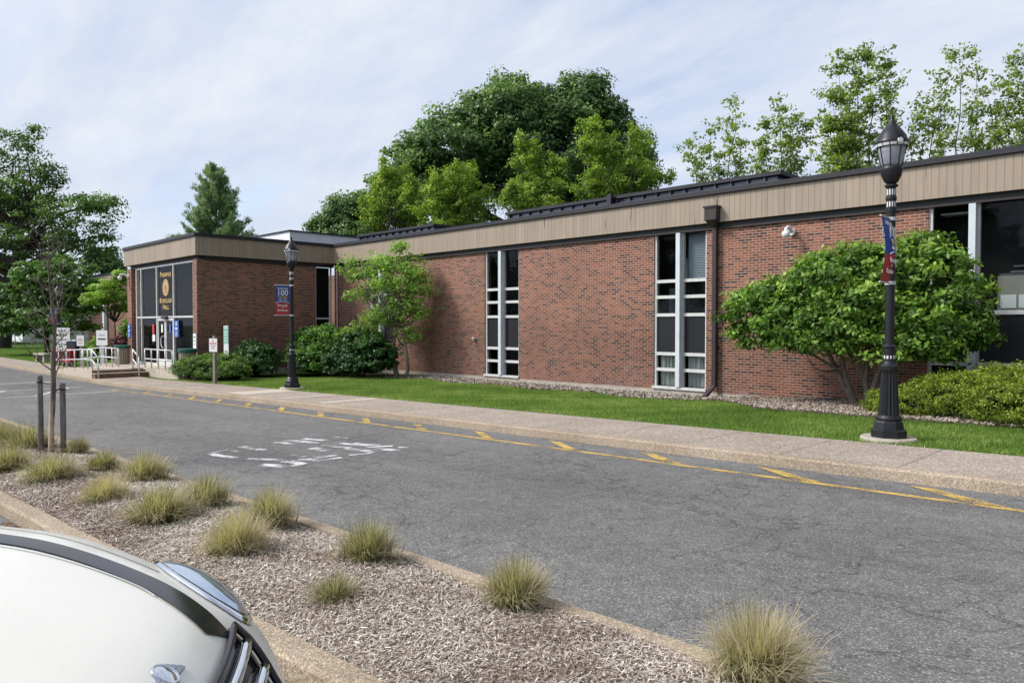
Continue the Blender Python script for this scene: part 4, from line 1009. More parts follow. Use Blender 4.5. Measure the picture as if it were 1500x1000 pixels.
for k, (a, c) in enumerate(((-33.87, -32.98), (-32.95, -32.05))):
    d = MB(); d.box(a, gy-.04, -1.79, a+.09, gy+.01, .25); d.box(c-.09, gy-.04, -1.79, c, gy+.01, .25); d.box(a+.09, gy-.04, .16, c-.09, gy+.01, .25); d.box(a+.09, gy-.04, -1.79, c-.09, gy+.01, -1.5)
    do = d.build('door', M['alu'], hall, True)
    MB().quad((a+.09, gy-.01, -1.5), (c-.09, gy-.01, -1.5), (c-.09, gy-.01, .16), (a+.09, gy-.01, .16)).build('pane', M['glass'], do, True)
    hx = c-.14 if k == 0 else a+.14
    MB().tube([(hx, gy-.04, -1.0), (hx, gy-.12, -1.0), (hx-.12*(1-2*k), gy-.13, -.85), (hx-.12*(1-2*k), gy-.13, -.6), (hx, gy-.12, -.5), (hx, gy-.04, -.5)], .018, 6).build('handle', M['white'], do, True)
    MB().box(hx-.3*(1-2*k)-.08, gy-.018, -.35, hx-.3*(1-2*k)+.1, gy-.012, .0).build('notice', M['signw'] if k == 0 else M['signb'], do, True)
MB().box(-33.1, gy-.16, .22, -32.6, gy-.05, .34).build('door_closer', M['black'], hall, True)
# gold lettering and seal
FR = (R(90), 0, 0)
hp = Vector(HL)
def htext(s, size, x_, z_, m='gold', sx=1): 
    c = text(s[0], size*1.28, M[m], hall, Vector((x_, gy-.012, z_))-hp, FR, sx=sx, align='LEFT')
    w1 = max(v.co.x for v in c.data.vertices); r_ = text(s[1:], size, M[m], hall, Vector((x_, gy-.012, z_-.02))-hp, FR, sx=sx, align='LEFT')
    w2 = max(v.co.x for v in r_.data.vertices)+w1+.03
    c.location.x = x_-hp.x-w2/2; r_.location.x = c.location.x+w1+.03
cxm = (-33.92-32.0)/2
htext('PARAMUS', .24, cxm, 2.14, sx=1.15); htext('BOROUGH', .24, cxm, 1.02, sx=1.12); htext('HALL', .24, cxm, .74, sx=1.15)
b = MB(); b.tube([(cxm, gy-.006, 1.58), (cxm, gy-.014, 1.58)], .36, 32); sl_ = b.build('seal', M['gold'], hall, True)
b = MB(); 
def ring(b, cx_, y_, cz, r0, r1, n=32):
    P = [[(cx_+rr*math.cos(2*math.pi*k/n), y_, cz+rr*math.sin(2*math.pi*k/n)) for k in range(n+1)] for rr in (r0, r1)]; b.grid(P)
ring(b, cxm, gy-.018, 1.58, .325, .335); ring(b, cxm, gy-.018, 1.58, .235, .25); 
for k in range(24):
    a = k*math.pi/12; b.box(cxm+.285*math.cos(a)-.012, gy-.02, 1.58+.285*math.sin(a)-.018, cxm+.285*math.cos(a)+.012, gy-.017, 1.58+.285*math.sin(a)+.018)
b.box(cxm-.11, gy-.02, 1.5, cxm-.06, gy-.017, 1.7); b.box(cxm+.05, gy-.02, 1.47, cxm+.12, gy-.017, 1.66); b.box(cxm-.03, gy-.02, 1.42, cxm+.02, gy-.017, 1.74); b.box(cxm-.14, gy-.021, 1.4, cxm+.14, gy-.0185, 1.43)
b.build('seal_detail', M['goldd'], sl_, True)
# lobby things seen through the glass
MB().box(-35.6, 12.9, -1.8, -35.0, 13.3, -.3).build('lobby_cabinet', M['dimbox'], hall, True)
MB().box(-34.5, 11.88, -.75, -34.2, 11.9, -.45).build('white_notice', M['signw'], hall, True)
MB().box(-34.5, 11.88, -.42, -34.3, 11.9, .0).build('red_notice', M['signr'], hall, True)
M['ribm'] = weathered('dull_rib', (.1, .1, .12), .6, .3, 6)
# roof furniture
b = MB(); b.box(-36.5, 16.4, ZF1, -30.5, 22, 4.17); pe = b.build('penthouse', M['penth'], hall, True)
MB().box(-36.56, 16.34, 4.171, -30.44, 22.06, 4.23).build('penthouse_edge', M['darkcap'], pe, True)
for (a, c) in ((-29.2, -23.7), (-19.4, -14.6), (-14.5, -9.0)):
    b = MB(); b.box(a, 19.2, ZF1, c, 22.0, 3.9); s_ = b.build('skylight', M['darkcap'], hall, True)
    cp = MB(); cp.box(a-.06, 19.1, 4.02, c+.06, 22.06, 4.12); cp.build('skylight_cap', M['darkcap'], s_, True)
    ri = MB(); x_ = a+.05
    while x_ < c: ri.box(x_, 19.16, 3.9, x_+.05, 21.9, 4.02); x_ += .5
    ri.box(a, 19.14, 3.84, c, 19.17, 3.885); ri.build('skylight_rib', M['ribm'], s_, True)
    MB().box(a+.1, 19.25, 3.9, c-.1, 21.8, 4.015).build('skylight_glass', mat('skylight_blue', (.08, .1, .16), .2), s_, True)
MB().box(-14.6, 18.9, ZF1, -14.45, 19.05, 4.15).build('vent_pipe', M['darkcap'], hall, True)
# downpipe with hopper
b = MB(); xd = -10.18
b.box(xd-.055, 17.84, -1.65, xd+.055, 17.95, 2.62)
b.add([(xd-.055, 17.84, -1.65), (xd+.055, 17.84, -1.65), (xd+.055, 17.95, -1.65), (xd-.055, 17.95, -1.65), (xd-.055-.1, 17.5, -1.92), (xd+.055-.1, 17.5, -1.92), (xd+.055-.1, 17.55, -2.0), (xd-.055-.1, 17.55, -2.0)], [(0, 1, 5, 4), (1, 2, 6, 5), (2, 3, 7, 6), (3, 0, 4, 7), (4, 5, 6, 7)])
for zc in (1.2, -.6): b.box(xd-.08, 17.9, zc-.02, xd+.08, 18.0, zc+.02)
dp = b.build('downpipe', M['brown'], hall, True)
b = MB(); b.add([(xd-.17, 17.62, 3.1), (xd+.17, 17.62, 3.1), (xd+.17, 17.848, 3.1), (xd-.17, 17.848, 3.1), (xd-.17, 17.62, 2.78), (xd+.17, 17.62, 2.78), (xd+.17, 17.848, 2.78), (xd-.17, 17.848, 2.78), (xd-.07, 17.76, 2.62), (xd+.07, 17.76, 2.62), (xd+.07, 17.96, 2.62), (xd-.07, 17.96, 2.62)],
    [(0, 1, 2, 3), (0, 4, 5, 1), (1, 5, 6, 2), (3, 2, 6, 7), (0, 3, 7, 4), (4, 8, 9, 5), (5, 9, 10, 6), (7, 11, 8, 4), (6, 10, 11, 7)])
b.box(xd-.2, 17.59, 3.1, xd+.2, 17.848, 3.15); b.build('hopper', M['brown'], dp, True)
MB().tube([(-29.07, 17.93, 2.5), (-29.07, 17.93, -1.9)], .03, 8).build('conduit', weathered('pink_white_pipe', (.6, .45, .42), .6, .1, 5), hall, True)
b = MB(); b.tube([(-19.9, 17.98, -.53), (-19.9, 17.9, -.53), (-19.9, 17.86, -.55)], [.07, .07, .04], 10); b.build('tap', M['grayfin'], hall, True)
# low wing to the left
b = MB(); b.box(-74, 20, -2.3, -37.5, 20.3, 3.3); b.build('wing_wall', M['brick'], hall, True)
b = MB(); b.box(-74.2, 19.8, 3.3, -37.45, 20.1, 4.1); b.build('wing_fascia', M['siding'], hall, True)
b = MB(); b.box(-74.3, 19.75, 4.1, -37.6, 20.2, 4.3); b.build('wing_roof_edge', M['darkcap'], hall, True)
MB().box(-68.9, 19.7, -2.2, -68.5, 19.95, 3.3).build('wing_downpipe', M['penth'], hall, True)

def dome_cam(loc, rz, label):
    e = empty('security_camera', loc, rz, label=label, cat='security camera')
    b = MB(); b.lathe([(.09, -.05), (.09, .05)], seg=16); b.build('mount_plate', M['white'], e, smooth=False).rotation_euler = (R(90), 0, 0)
    b = MB(); b.tube([(0, -.02, 0), (0, -.12, .08), (.0, -.22, .1), (0, -.32, .05), (0, -.34, -.02)], [.045, .045, .045, .045, .05], 10); b.build('arm', M['white'], e, smooth=True)
    b = MB(); b.lathe([(.02, 0), (.085, -.02), (.1, -.08), (.09, -.12), (.05, -.17), (0.005, -.18)], c=(0, -.34, -.0), seg=16); b.build('dome', M['white'], e, smooth=True)
dome_cam((-8.1, 17.97, 2.3), 0, 'white dome security camera high on the brick beside the brown downpipe')
dome_cam((-37.3, 11.78, 2.25), R(-25), 'white dome security camera high on the left entrance pier')

# ---------------------------------------------------------------- entrance platform, steps, ramp, rails
PZ = -1.80; gz0 = -2.2
b = MB()
b.box(-32.5, 10.8, gz0, -28.7, 11.8, PZ)
b.box(-37.6, 10.3, gz0, -32.5, 11.9, PZ-.0005)
b.add([(-32.2, 8.8, gz0), (-32.2, 10.3, gz0), (-38.6, 8.8, gz0), (-38.6, 10.3, gz0), (-32.2, 8.8, PZ), (-32.2, 10.3, PZ), (-33.6, 8.8, PZ), (-33.6, 10.3, PZ), (-38.6, 8.8, -2.0), (-38.6, 10.3, -2.0)],
      [(0, 1, 5, 4), (4, 5, 7, 6), (6, 7, 9, 8), (0, 4, 6, 8, 2), (1, 3, 9, 7, 5), (2, 8, 9, 3)])
tag(b.build('entrance_platform', M['slab']), 'pale concrete landing and ramp in front of the glass doors', 'landing')
b = MB(); b.box(-32.199, 8.82, gz0, -32.17, 10.79, PZ-.05); b.box(-32.17, 8.82, gz0, -31.85, 10.79, -1.96)
o = b.build('riser', M['rust'], st_ := empty('entrance_steps', (-32.0, 9.8, -2.12), 0, label='two brown brick steps up to the entrance landing', cat='steps'), True)
MB().box(-32.17, 8.8, -1.959, -31.82, 10.79, -1.925).build('tread', M['conc'], st_, True)
def rail(name, pts, posts, label, group='silver entrance handrails', h=(.78, .38)):
    e = empty(name, pts[0], 0, label=label, cat='handrail', group=group); o = Vector(pts[0]); P = [Vector(p)-o for p in pts]
    for hh in h:
        MB().tube([p+Vector((0, 0, hh)) for p in P], .028, 8).build('rail', M['rail'], e, smooth=True)
    for s_ in posts:
        i = min(int(s_), len(P)-2); k = s_-i; p = P[i].lerp(P[i+1], k); MB().tube([p-Vector((0, 0, .05)), p+Vector((0, 0, h[0]))], .025, 8).build('post', M['rail'], e, smooth=True)
rail('handrail', [(-32.45, 10.87, PZ), (-29.45, 10.87, PZ)], [0, .25, .5, .75, 1], 'silver handrail along the landing edge in front of the doors')
rail('handrail', [(-38.5, 8.88, -2.0), (-33.6, 8.88, PZ), (-32.4, 8.88, PZ), (-31.6, 8.88, -2.1)], [0, .25, .5, .75, 1, 1.5, 2, 2.95], 'silver handrail along the kerb side of the ramp, bending down the steps')
rail('handrail', [(-38.8, 10.2, -2.0), (-36, 10.2, PZ), (-33.6, 10.2, PZ)], [0, .5, 1, 1.33, 1.66, 2], 'silver handrail on the inner side of the ramp behind the first')
rail('handrail', [(-32.3, 10.35, PZ), (-31.6, 10.35, -2.1)], [0, 1], 'short silver handrail sloping down the far end of the steps')
def bin_(loc, label):
    e = empty('trash_can', loc, 0, label=label, cat='trash can', group='slatted trash cans by the entrance')
    MB().lathe([(.27, 0), (.27, .72)], seg=20).build('liner', M['signk'], e)
    b = MB()
    for k in range(20):
        a = k*math.pi/10; d = Vector((math.cos(a), math.sin(a), 0)); s_ = Vector((-d.y, d.x, 0)); q = []
        for z in (.03, .72):
            for f_ in (-1, 1):
                for o_ in (.275, .31): q.append(d*o_+s_*.038*f_+Vector((0, 0, z)))
        b.add(q, [(0, 2, 3, 1), (4, 5, 7, 6), (1, 3, 7, 5), (0, 1, 5, 4), (2, 6, 7, 3), (0, 4, 6, 2)])
    b.build('slats', M['slatw'], e)
    MB().lathe([(.31, .7), (.35, .72), (.36, .84), (.33, .86), (.2, .87), (.19, .82)], seg=24, flute=.03, cap=False).build('rim', M['green'], e)
bin_((-36.2, 11.15, PZ), 'tan slatted trash can with dark green rim at the left brick pier')
bin_((-29.15, 11.32, PZ), 'tan slatted trash can with bright green rim right of the doors')

def wheelchair(b, cx_, cz, s, y_):
    ring(b, cx_-.05*s, y_, cz-.2*s, .22*s, .28*s, 16); b.box(cx_-.08*s, y_-.001, cz-.1*s, cx_+0*s, y_+.001, cz+.28*s); b.box(cx_-.04*s, y_-.0015, cz-.06*s, cx_+.2*s, y_+.0015, cz+.0*s); b.box(cx_+.15*s, y_-.001, cz-.35*s, cx_+.22*s, y_+.001, cz-.03*s)
    b.tube([(cx_-.04*s, y_-.001, cz+.38*s), (cx_-.04*s, y_+.001, cz+.38*s)], .07*s, 10)
def post_sign(name, x_, y_, z_, wd, h0, h1, face, label, rows, post='wood', rz=0, cap=True, icon=None, fh=1.6, pr=.05, text_m='signr'):
    e = empty(name, (x_, y_, z_), rz, label=label, cat='sign')
    b = MB(); b.box(-pr, -pr, -.2, pr, pr, fh); b.build('post', M[post], e)
    b = MB(); b.box(-wd/2, -pr-.02, h0, wd/2, -pr-.006, h1); f_ = b.build('sign_face', M[face], e)
    for (s_, sz, zc, mm) in rows: text(s_, sz, M[mm], f_, (0, -pr-.022, zc), FR, ex=.0015)
    if icon: b = MB(); wheelchair(b, 0, icon[0], icon[1], -pr-.024); b.build('symbol', M[text_m], f_)
    return e, f_
q = gp(300, 563, g(-25)+KERB)
post_sign('parking_sign', -24.7, 10.5, g(-24.7)+KERB, .36, 1.08, 1.53, 'signw', 'white and red parking sign on grey wooden post in front of the yew', [('PARKING', .07, 1.36, 'signr'), ('THIS SPACE', .045, 1.28, 'signr'), ('ONLY', .06, 1.2, 'signr')], rz=R(20), icon=(1.46, .12), fh=1.62)
e, f_ = post_sign('notice_sign', -26.9, 11.3+.6, g(-27)+KERB, .26, .75, 2.0, 'signw', 'tall narrow white and green notice sign behind the parking sign', [('ENTER', .06, .9, 'signk'), ('HERE', .06, 1.05, 'signk')], rz=R(15), fh=2.02, pr=.025, post='rail')
MB().box(-.128, -.052, 1.35, .128, -.046, 1.97).build('green_panel', M['signg'], f_)
b = MB(); 
for z in (1.42, 1.52, 1.66, 1.76, 1.9): b.box(-.09, -.056, z, .09, -.053, z+.03)
b.build('text_lines', M['signw'], f_)
post_sign('parking_sign', -39.4, 10.35, g(-39)+KERB, .42, 1.1, 1.6, 'signw', 'white and red parking sign on wooden post beside the newspaper boxes', [('PARKING', .08, 1.38, 'signr'), ('ONLY', .08, 1.24, 'signr')], rz=R(30), icon=(1.5, .12), fh=1.75, pr=.06)
e, f_ = post_sign('information_sign', -37.5, 10.75, g(-37)+KERB, .62, 1.15, 1.85, 'signw', 'plain white sign with one dark band standing inside the handrails', [('INFORMATION', .05, 1.62, 'signk')], rz=R(30), fh=1.9, pr=.07, post='rail')
MB().box(-.22, -.096, 1.42, .22, -.092, 1.48).build('dark_band', M['signk'], f_)
e, f_ = post_sign('notice_board', -45.2, 11.0, g(-45)+KERB, 1.0, .75, 1.95, 'signw', 'large pale board with lines of dark writing behind the navy newspaper box', [('PUBLIC', .18, 1.78, 'signk'), ('NOTICE', .18, 1.55, 'signk'), ('NO PARKING', .13, 1.3, 'signk'), ('ANY TIME', .13, 1.05, 'signk')], rz=R(30), fh=1.95, pr=.05, post='rail')
def wall_sign(x_, y_, z_, w_, h_, m, label, icon=True, txt=None, rz=0):
    e = empty('wall_sign', (x_, y_, z_), rz, label=label, cat='sign')
    MB().box(-w_/2, -.02, -h_/2, w_/2, 0, h_/2).build('sign_face', M[m], e)
    if icon: b = MB(); wheelchair(b, 0, -h_*.28, w_*.7, -.023); b.box(-.1*w_, -.024, h_*.2, .1*w_, -.021, h_*.42); b.box(-.3*w_, -.024, -.02*h_, .3*w_, -.021, .06*h_); b.build('symbol', M['signw'], e)
    if txt:
        for i, s_ in enumerate(txt): text(s_, w_*.2, M['signk'], e, (0, -.024, h_*(.3-.2*i)), FR)
wall_sign(-37.25, 11.8, -.3, .38, .62, 'signb', 'blue accessible entrance sign on the left brick pier')
wall_sign(-31.6, 11.85, -.18, .45, .68, 'signb', 'blue accessible entrance sign on the glass right of the doors')
wall_sign(-29.6, 11.8, -.72, .3, .7, 'signw', 'white notice of hours on the right brick pier', False, ('HOURS', '9 AM', '4:30'))
# newspaper boxes
def newsbox(x_, y_, m, label, h=1.0, w_=.45, txt='NEWS'):
    e = empty('newspaper_box', (x_, y_, g(x_)+KERB), R(30), label=label, cat='newspaper box', group='newspaper boxes by the ramp')
    b = MB(); b.box(-w_/2, -.2, .22, w_/2, .2, h); b.build('body', M[m], e)
    b = MB(); b.add([(-w_/2-.01, -.22, h), (w_/2+.01, -.22, h), (w_/2+.01, .2, h), (-w_/2-.01, .2, h), (-w_/2-.01, -.12, h+.09), (w_/2+.01, -.12, h+.09), (w_/2+.01, .2, h+.09), (-w_/2-.01, .2, h+.09)], [(0, 1, 5, 4), (4, 5, 6, 7), (1, 2, 6, 5), (3, 7, 6, 2), (0, 4, 7, 3)]); b.build('hood', M[m], e)
    MB().box(-w_/2+.05, -.212, h*.62, w_/2-.05, -.203, h*.9).build('window', M['signk'], e)
    b = MB()
    for sx in (-1, 1):
        for sy in (-1, 1): b.box(sx*(w_/2-.05)-.02, sy*.15-.02, -.05, sx*(w_/2-.05)+.02, sy*.15+.02, .22)
    b.build('legs', M['signk'], e); text(txt, w_*.25, M['signw'], e, (0, -.206, h*.45), FR)
newsbox(-43.6, 11.1, 'navy', 'navy blue newspaper box behind the red ones', 1.25, .6)
newsbox(-43.2, 10.35, 'redbox', 'small red newspaper box with a white figure, left one', .75, .34, 'i')
newsbox(-41.9, 10.45, 'redbox', 'wider red newspaper box with white lettering, right one', .8, .5, 'S')
# stone bench
e = empty('stone_bench', (-49.2, 10.9, g(-49)+KERB), R(8), label='low grey stone bench on the grass at the left', cat='bench')
b = MB(); b.box(-.75, -.22, .38, .75, .22, .47); b.box(-.72, -.2, .36, .72, .2, .38); b.build('seat', M['stone'], e)
for sx in (-.5, .5):
    b = MB(); b.add([(sx-.12, -.16, -.05), (sx+.12, -.16, -.05), (sx+.12, .16, -.05), (sx-.12, .16, -.05), (sx-.07, -.14, .36), (sx+.07, -.14, .36), (sx+.07, .14, .36), (sx-.07, .14, .36)], [(0, 1, 5, 4), (1, 2, 6, 5), (2, 3, 7, 6), (3, 0, 4, 7), (4, 5, 6, 7)]); b.build('leg', M['stone'], e)
# pale house and fence seen through the trees on the left
e = empty('white_house', (-118, 26, -2.2), 0, label='white house glimpsed between the tree trunks at the far left', cat='house')
b = MB(); b.box(-9, -4, 0, 9, 4, 5.2); b.build('wall', M['white'], e)
b = MB(); b.add([(-9.4, -4.5, 5.2), (9.4, -4.5, 5.2), (9.4, 4.5, 5.2), (-9.4, 4.5, 5.2), (-9.4, 0, 8), (9.4, 0, 8)], [(0, 1, 5, 4), (3, 4, 5, 2), (0, 4, 3), (1, 2, 5), (0, 3, 2, 1)]); b.build('roof', M['darkcap'], e)
for k in range(5):
    for z0 in (.9, 3.4): w_ = MB().box(-7.6+k*3.4, -4.05, z0, -6.4+k*3.4, -4.01, z0+1.3).build('window', M['panel'], e)
e = empty('wire_fence', (-84, 14, -2.1), R(-62), label='low pale fence behind the grass at the far left', cat='fence')
for k in range(14):
    MB().box(-12+k*1.8, -.03, -.1, -11.94+k*1.8, .03, 1.25).build('post', M['wood'], e)
b = MB(); b.box(-12, -.02, 1.15, 12, .02, 1.2); b.box(-12, -.02, .5, 12, .02, .55); b.build('rail', M['wood'], e)

# ---------------------------------------------------------------- car
# local frame: +x forward from the tip of the nose, +y to the car's left, z up from the ground
HEAD = Vector((.6, .8, 0)); LEFT = Vector((-.8, .6, 0))
logo_w = Vector((-1.455, .527, 0)); LOGO_X = -.36
nose = logo_w-HEAD*LOGO_X
car = empty('parked_car', (nose.x-.04, nose.y-.04, g(-1.5)+.045), math.atan2(.8, .6), label='cream white compact car with a black bonnet stripe, parked nose to the kerb', cat='car')
def pchip(x, xs, ys):
    return float(np.interp(x, xs, ys))
zt_x = [-4.1, -4.0, -3.6, -1.35, -1.1, -.8, -.55, -.36, -.25, -.17, -.1, -.05, -.02, 0]
zt_y = [.80, .98, 1.1, 1.165, 1.15, 1.105, 1.035, .965, .9, .835, .76, .72, .66, .55]
hw_x = [-4.1, -4.0, -3.6, -3, -1.5, -1.0, -.7, -.5, -.36, -.25, -.15, -.08, -.03, 0]
hw_y = [.55, .72, .86, .9, .9, .9, .885, .85, .8, .745, .66, .56, .44, .28]
from mathutils.geometry import interpolate_bezier
def smooth(xs, ys, x):
    # catmull-rom on the table
    i = int(np.clip(np.searchsorted(xs, x)-1, 0, len(xs)-2)); x0, x1 = xs[i], xs[i+1]; k = (x-x0)/(x1-x0)
    d = [(ys[j+1]-ys[j])/(xs[j+1]-xs[j]) for j in range(len(xs)-1)]
    def sl(j):
        if j == 0: return d[0]
        if j == len(xs)-1: return d[-1]
        if d[j-1]*d[j] <= 0: return 0
        return 2*d[j-1]*d[j]/(d[j-1]+d[j])
    m0, m1 = sl(i)*(x1-x0), sl(i+1)*(x1-x0)
    return (2*k**3-3*k**2+1)*ys[i]+(k**3-2*k**2+k)*m0+(-2*k**3+3*k**2)*ys[i+1]+(k**3-k**2)*m1
zt_x = [x if x < -.3 else -.3+(x+.3)*.62 for x in zt_x]; hw_x = [x if x < -.3 else -.3+(x+.3)*.62 for x in hw_x]; TIP = -.3+.3*.62
def ZT(x): return smooth(zt_x, zt_y, x)
def HW(x): return smooth(hw_x, hw_y, x)
MID = .5; NE = 4.6
def NEX(x): return float(np.interp(x, [-.8, -.35], [5.0, 3.2]))
def Z(x, y, off=0):
    h = HW(x); q = min(.9995, abs(y)/h); NE = NEX(x); return MID+(ZT(x)-MID)*(1-q**NE)**(1/NE)+off
def NRM(x, y):
    e_ = .004; dx = (Z(x+e_, y)-Z(x-e_, y))/(2*e_) if x < TIP-e_*2 else -8; dy = (Z(x, y+e_)-Z(x, y-e_))/(2*e_)
    return Vector((-dx, -dy, 1)).normalized()
def SP(x, y, off=0): return Vector((x, y, Z(x, y)))+NRM(x, y)*off
xs_ = list(np.linspace(-4.1, -3.6, 6))+list(np.linspace(-3.4, -1.4, 9))+list(np.linspace(-1.3, -.4, 19))+list(np.linspace(-.37, TIP-.02, 22))+[TIP-.008, TIP]
P = []
for x_ in xs_:
    row = []
    for k in range(49):
        NE = NEX(x_); th = math.pi*k/48; c_ = math.cos(th); s_ = math.sin(th); h = HW(x_)
        row.append((x_, h*math.copysign(abs(c_)**(2/NE), c_), MID+(ZT(x_)-MID)*abs(s_)**(2/NE)))
    for k in range(1, 10):
        th = math.pi*k/10; c_ = -math.cos(th); s_ = math.sin(th)
        row.append((x_, HW(x_)*math.copysign(abs(c_)**.35, c_), MID-(MID-.2)*abs(s_)**.35*min(1, (HW(x_)/.5))))
    row.append(row[0]); P.append(row)
b = MB(); b.grid(P); n_ = len(P[0])-1
b.add(P[0][:-1], [tuple(range(n_))]); b.add(P[-1][:-1], [tuple(range(n_))[::-1]])
def m_paint():
    m = mat('cream_white_paint', (.6, .6, .55), .3, 0, .5); t = NT(m); p = t.pos()
    t.b.inputs['Coat Weight'].default_value = .35; t.b.inputs['Coat Roughness'].default_value = .04
    t.base(t.ramp(t.noise(p, 4, 4, .7), [(.3, (.78, .765, .69)), (.7, (.82, .8, .72))])); 
    t.l(t.ramp(t.noise(p, 14, 5, .7), [(.3, .22), (.75, .4)]), t.b.inputs['Roughness'])
    return m
M['paint'] = m_paint(); M['gloss'] = mat('gloss_black', (.012, .012, .014), .12, 0, .6); M['chrome'] = mat('chrome', (.75, .77, .8), .06, 1)
M['gap'] = mat('panel_gap', (.01, .01, .01), .8); M['tyre'] = weathered('tyre', (.02, .02, .02), .85, .2, 20)
M['stripe'] = mat('stripe_black', (.018, .017, .018), .16, 0, .5); M['stripegrey'] = mat('stripe_silver', (.55, .55, .55), .35, .2)
b.build('body', M['paint'], car, smooth=True)
def ribbon(name, path, w0, w1, off, m, parent=car, n=40, across=4):
    # path: list of (x,y) knots ; the ribbon lies on the bonnet surface
    xs1 = np.array([p[0] for p in path]); ys1 = np.array([p[1] for p in path]); s_ = np.linspace(0, 1, len(path)); q = np.linspace(0, 1, n+1)
    from numpy import polyfit, polyval
    dg = min(4, len(path)-1); cx_ = polyfit(s_, xs1, dg); cy_ = polyfit(s_, ys1, dg); P = []
    for k in q:
        x_, y_ = polyval(cx_, k), polyval(cy_, k); dx, dy = polyval(np.polyder(cx_), k), polyval(np.polyder(cy_), k); l_ = math.hypot(dx, dy); nx, ny = -dy/l_, dx/l_
        w_ = w0+(w1-w0)*k
        P.append([SP(min(TIP-.005, x_+nx*w_*(j/across-.5)), y_+ny*w_*(j/across-.5), off) for j in range(across+1)])
    b = MB(); b.grid(P); return b.build(name, m, parent, smooth=True)
for sg in (1, -1):
    ribbon('bonnet_stripe', [(-1.25, sg*.49), (-.95, sg*.495), (-.65, sg*.475), (-.43, sg*.4), (-.29, sg*.305)], .075, .085, .004, M['stripe'])
    ribbon('stripe_edging', [(-1.25, sg*.438), (-.95, sg*.442), (-.65, sg*.423), (-.45, sg*.355)], .008, .006, .003, M['white'])
    ribbon('bonnet_gap', [(-1.3, sg*.61), (-.95, sg*.615), (-.7, sg*.6), (-.5, sg*.55)], .004, .004, .0012, M['gap'])
    # headlight: raised oval lens on the front corner
    cx_, cy_ = -.415, .625; ax, ay = .19, .085; ang = R(-47)
    def oval(rr, th): 
        a_, b_ = rr*ax*math.cos(th), rr*ay*math.sin(th); x_, y_ = cx_+a_*math.cos(ang)-b_*math.sin(ang), cy_+a_*math.sin(ang)+b_*math.cos(ang)
        return x_, min(y_, HW(x_)*.985)
    def lens(r0, r1, f_, n=40, m_=8):
        return [[(lambda v: (v.x, sg*v.y, v.z))(SP(*oval(r0+(r1-r0)*i/m_, 2*math.pi*j/n), f_(r0+(r1-r0)*i/m_))) for j in range(n+1)] for i in range(m_+1)]
    b = MB(); b.grid(lens(.01, .93, lambda r_: .004+.03*(1-r_*r_)**.6 if r_ < 1 else .004)); hl = b.build('headlight', bpy.data.materials.get('head_lens') or mat('head_lens', (.55, .64, .74), .1, .7, .8), car, smooth=True)
    b = MB(); b.grid(lens(.9, 1.06, lambda r_: .003+.009*math.sin(math.pi*(r_-.9)/.16), m_=6)); b.build('chrome_ring', M['chrome'], hl, smooth=True)
# grille on the sloping nose
def GP(k, v, off):   # k across -1..1, v 0 top .. 1 bottom
    yy = k*(.37-.02*v); zt_ = .892-.33*v+.012*abs(k)**2*(1-v)
    # forward position on the body surface where height is zt_
    lo_, hi_ = -1.0, TIP-.001
    for _ in range(30):
        md = (lo_+hi_)/2
        if HW(md)*.998 > abs(yy) and Z(md, yy) > zt_: lo_ = md
        else: hi_ = md
    return Vector((lo_+off, yy, zt_+off*.55))
b = MB(); b.grid([[GP(-1+2*i/28, j/10, .004) for j in range(11)] for i in range(29)]); gr = b.build('grille', M['gloss'], car, smooth=True)
b = MB(); edge = [GP(-1+2*i/28, 0, .016) for i in range(29)]+[GP(1, j/10, .016) for j in range(1, 11)]+[GP(1-2*i/28, 1, .016) for i in range(1, 29)]+[GP(-1, 1-j/10, .016) for j in range(1, 11)]
b.tube(edge, .009, 8); b.build('grille_surround', M['gloss'], gr, smooth=True)
for j in range(5):
    v = .1+.18*j; b = MB(); b.tube([GP(-.93+1.86*i/24, v, .014) for i in range(25)], .015, 8); b.build('grille_bar', M['chrome'], gr, smooth=True)
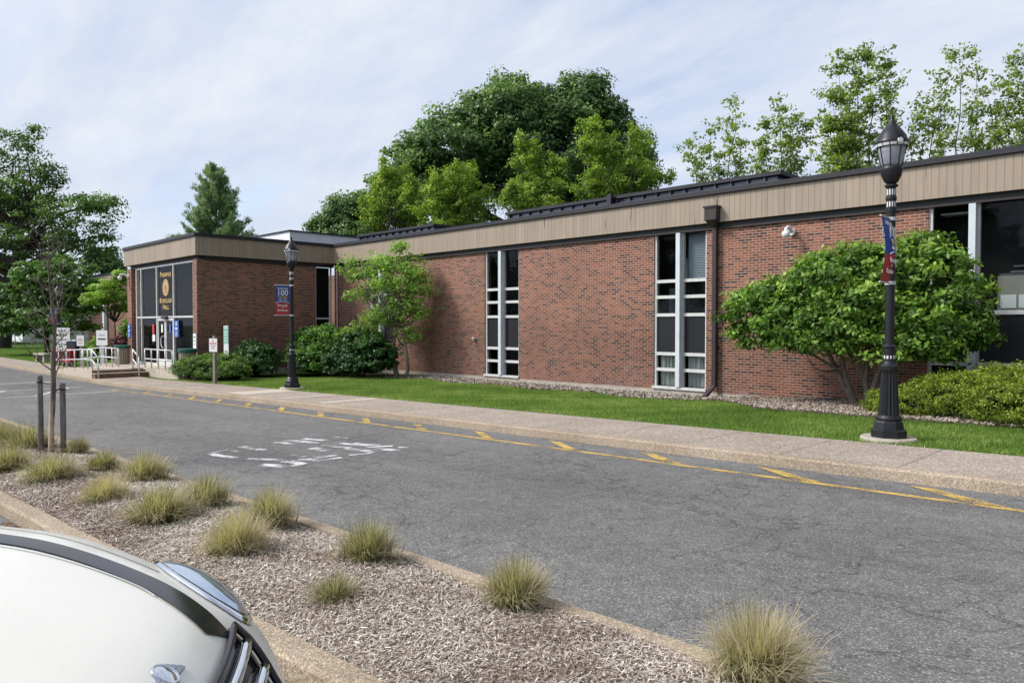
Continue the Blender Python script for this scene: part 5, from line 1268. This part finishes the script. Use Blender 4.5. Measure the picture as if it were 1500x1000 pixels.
# wings badge
lx_ = LOGO_X; bz_ = NRM(lx_, 0)
def BP(a_, c_, off): return SP(lx_+a_*.5+.03, c_*.5+.04, off*.8)
b = MB(); b.grid([[BP(.044*rr*math.cos(t_), .044*rr*math.sin(t_), .006+.008*(1-rr*rr)) for t_ in np.linspace(0, 2*math.pi, 25)] for rr in (.01, .3, .6, .85, 1)])
bd = b.build('badge', M['chrome'], car, smooth=True)
b = MB(); b.grid([[BP(.052*rr*math.cos(t_), .052*rr*math.sin(t_), o_) for t_ in np.linspace(0, 2*math.pi, 25)] for rr, o_ in ((.84, .004), (.88, .011), (1, .004))]); b.build('badge_rim', M['chrome'], bd, smooth=True)
M['wing'] = mat('badge_wing_metal', (.5, .52, .56), .22, .9)
for sg in (1, -1):
    b = MB()
    for k in range(4):
        a1 = .034-.019*k; a2 = a1-.015; y1 = .122-.021*k; y2 = y1-.014
        q = [BP(a1, sg*.038, .006), BP(a1+.004, sg*y1, .005), BP(a2, sg*y2, .005), BP(a2, sg*.038, .006)]; lo_ = [p-Vector((0, 0, .006)) for p in q]
        b.add(q+lo_, [(0, 1, 2, 3), (0, 4, 5, 1), (1, 5, 6, 2), (2, 6, 7, 3), (3, 7, 4, 0)])
    b.build('badge_wing', M['wing'], bd)
# cabin, wheels, mirrors, bumper inlet
M['carglass'] = mat('car_glass', (.02, .025, .03), .05, 0, .8)
cab = [(-1.3, .78, 1.08), (-1.95, .66, 1.5), (-2.3, .64, 1.55), (-3.2, .62, 1.54), (-3.6, .6, 1.48), (-3.95, .68, 1.05)]
b = MB(); b.grid([[(x_, h*math.sin(a_)/math.sin(1.2) if True else 0, 1.03+(z_-1.03)*(math.cos(a_*.55) if abs(a_) < 1.15 else 0)) for a_ in np.linspace(-1.2, 1.2, 17)] for x_, h, z_ in cab]); b.build('cabin_glass', M['carglass'], car, smooth=True)
b = MB(); b.grid([[(x_, h*math.sin(a_)/math.sin(1.2)*1.01, 1.045+(z_-1.03)*math.cos(a_*.55)) for a_ in np.linspace(-.95, .95, 13)] for x_, h, z_ in cab[1:5]]); b.build('roof', M['paint'], car, smooth=True)
for sx in (-.78, -3.3):
    for sy in (-1, 1):
        w_ = MB(); w_.tube([(sx, sy*.70, .32), (sx, sy*.9, .32)], .32, 28); wh = w_.build('wheel', M['tyre'], car)
        MB().tube([(sx, sy*.89, .32), (sx, sy*.912, .32)], .2, 20).build('rim', M['rail'], wh)
for sy in (-1, 1):
    b = MB(); b.grid([[(-1.5+.09*math.cos(a_)*math.cos(p_), sy*1.0+.1*math.cos(p_)*math.sin(a_), 1.15+.07*math.sin(p_)) for a_ in np.linspace(0, 6.2832, 13)] for p_ in np.linspace(-1.57, 1.57, 9)]); b.build('mirror', M['paint'], car, smooth=True)
MB().box(-.45, -.42, .3, TIP+.012, .42, .42).build('lower_intake', M['gloss'], car)
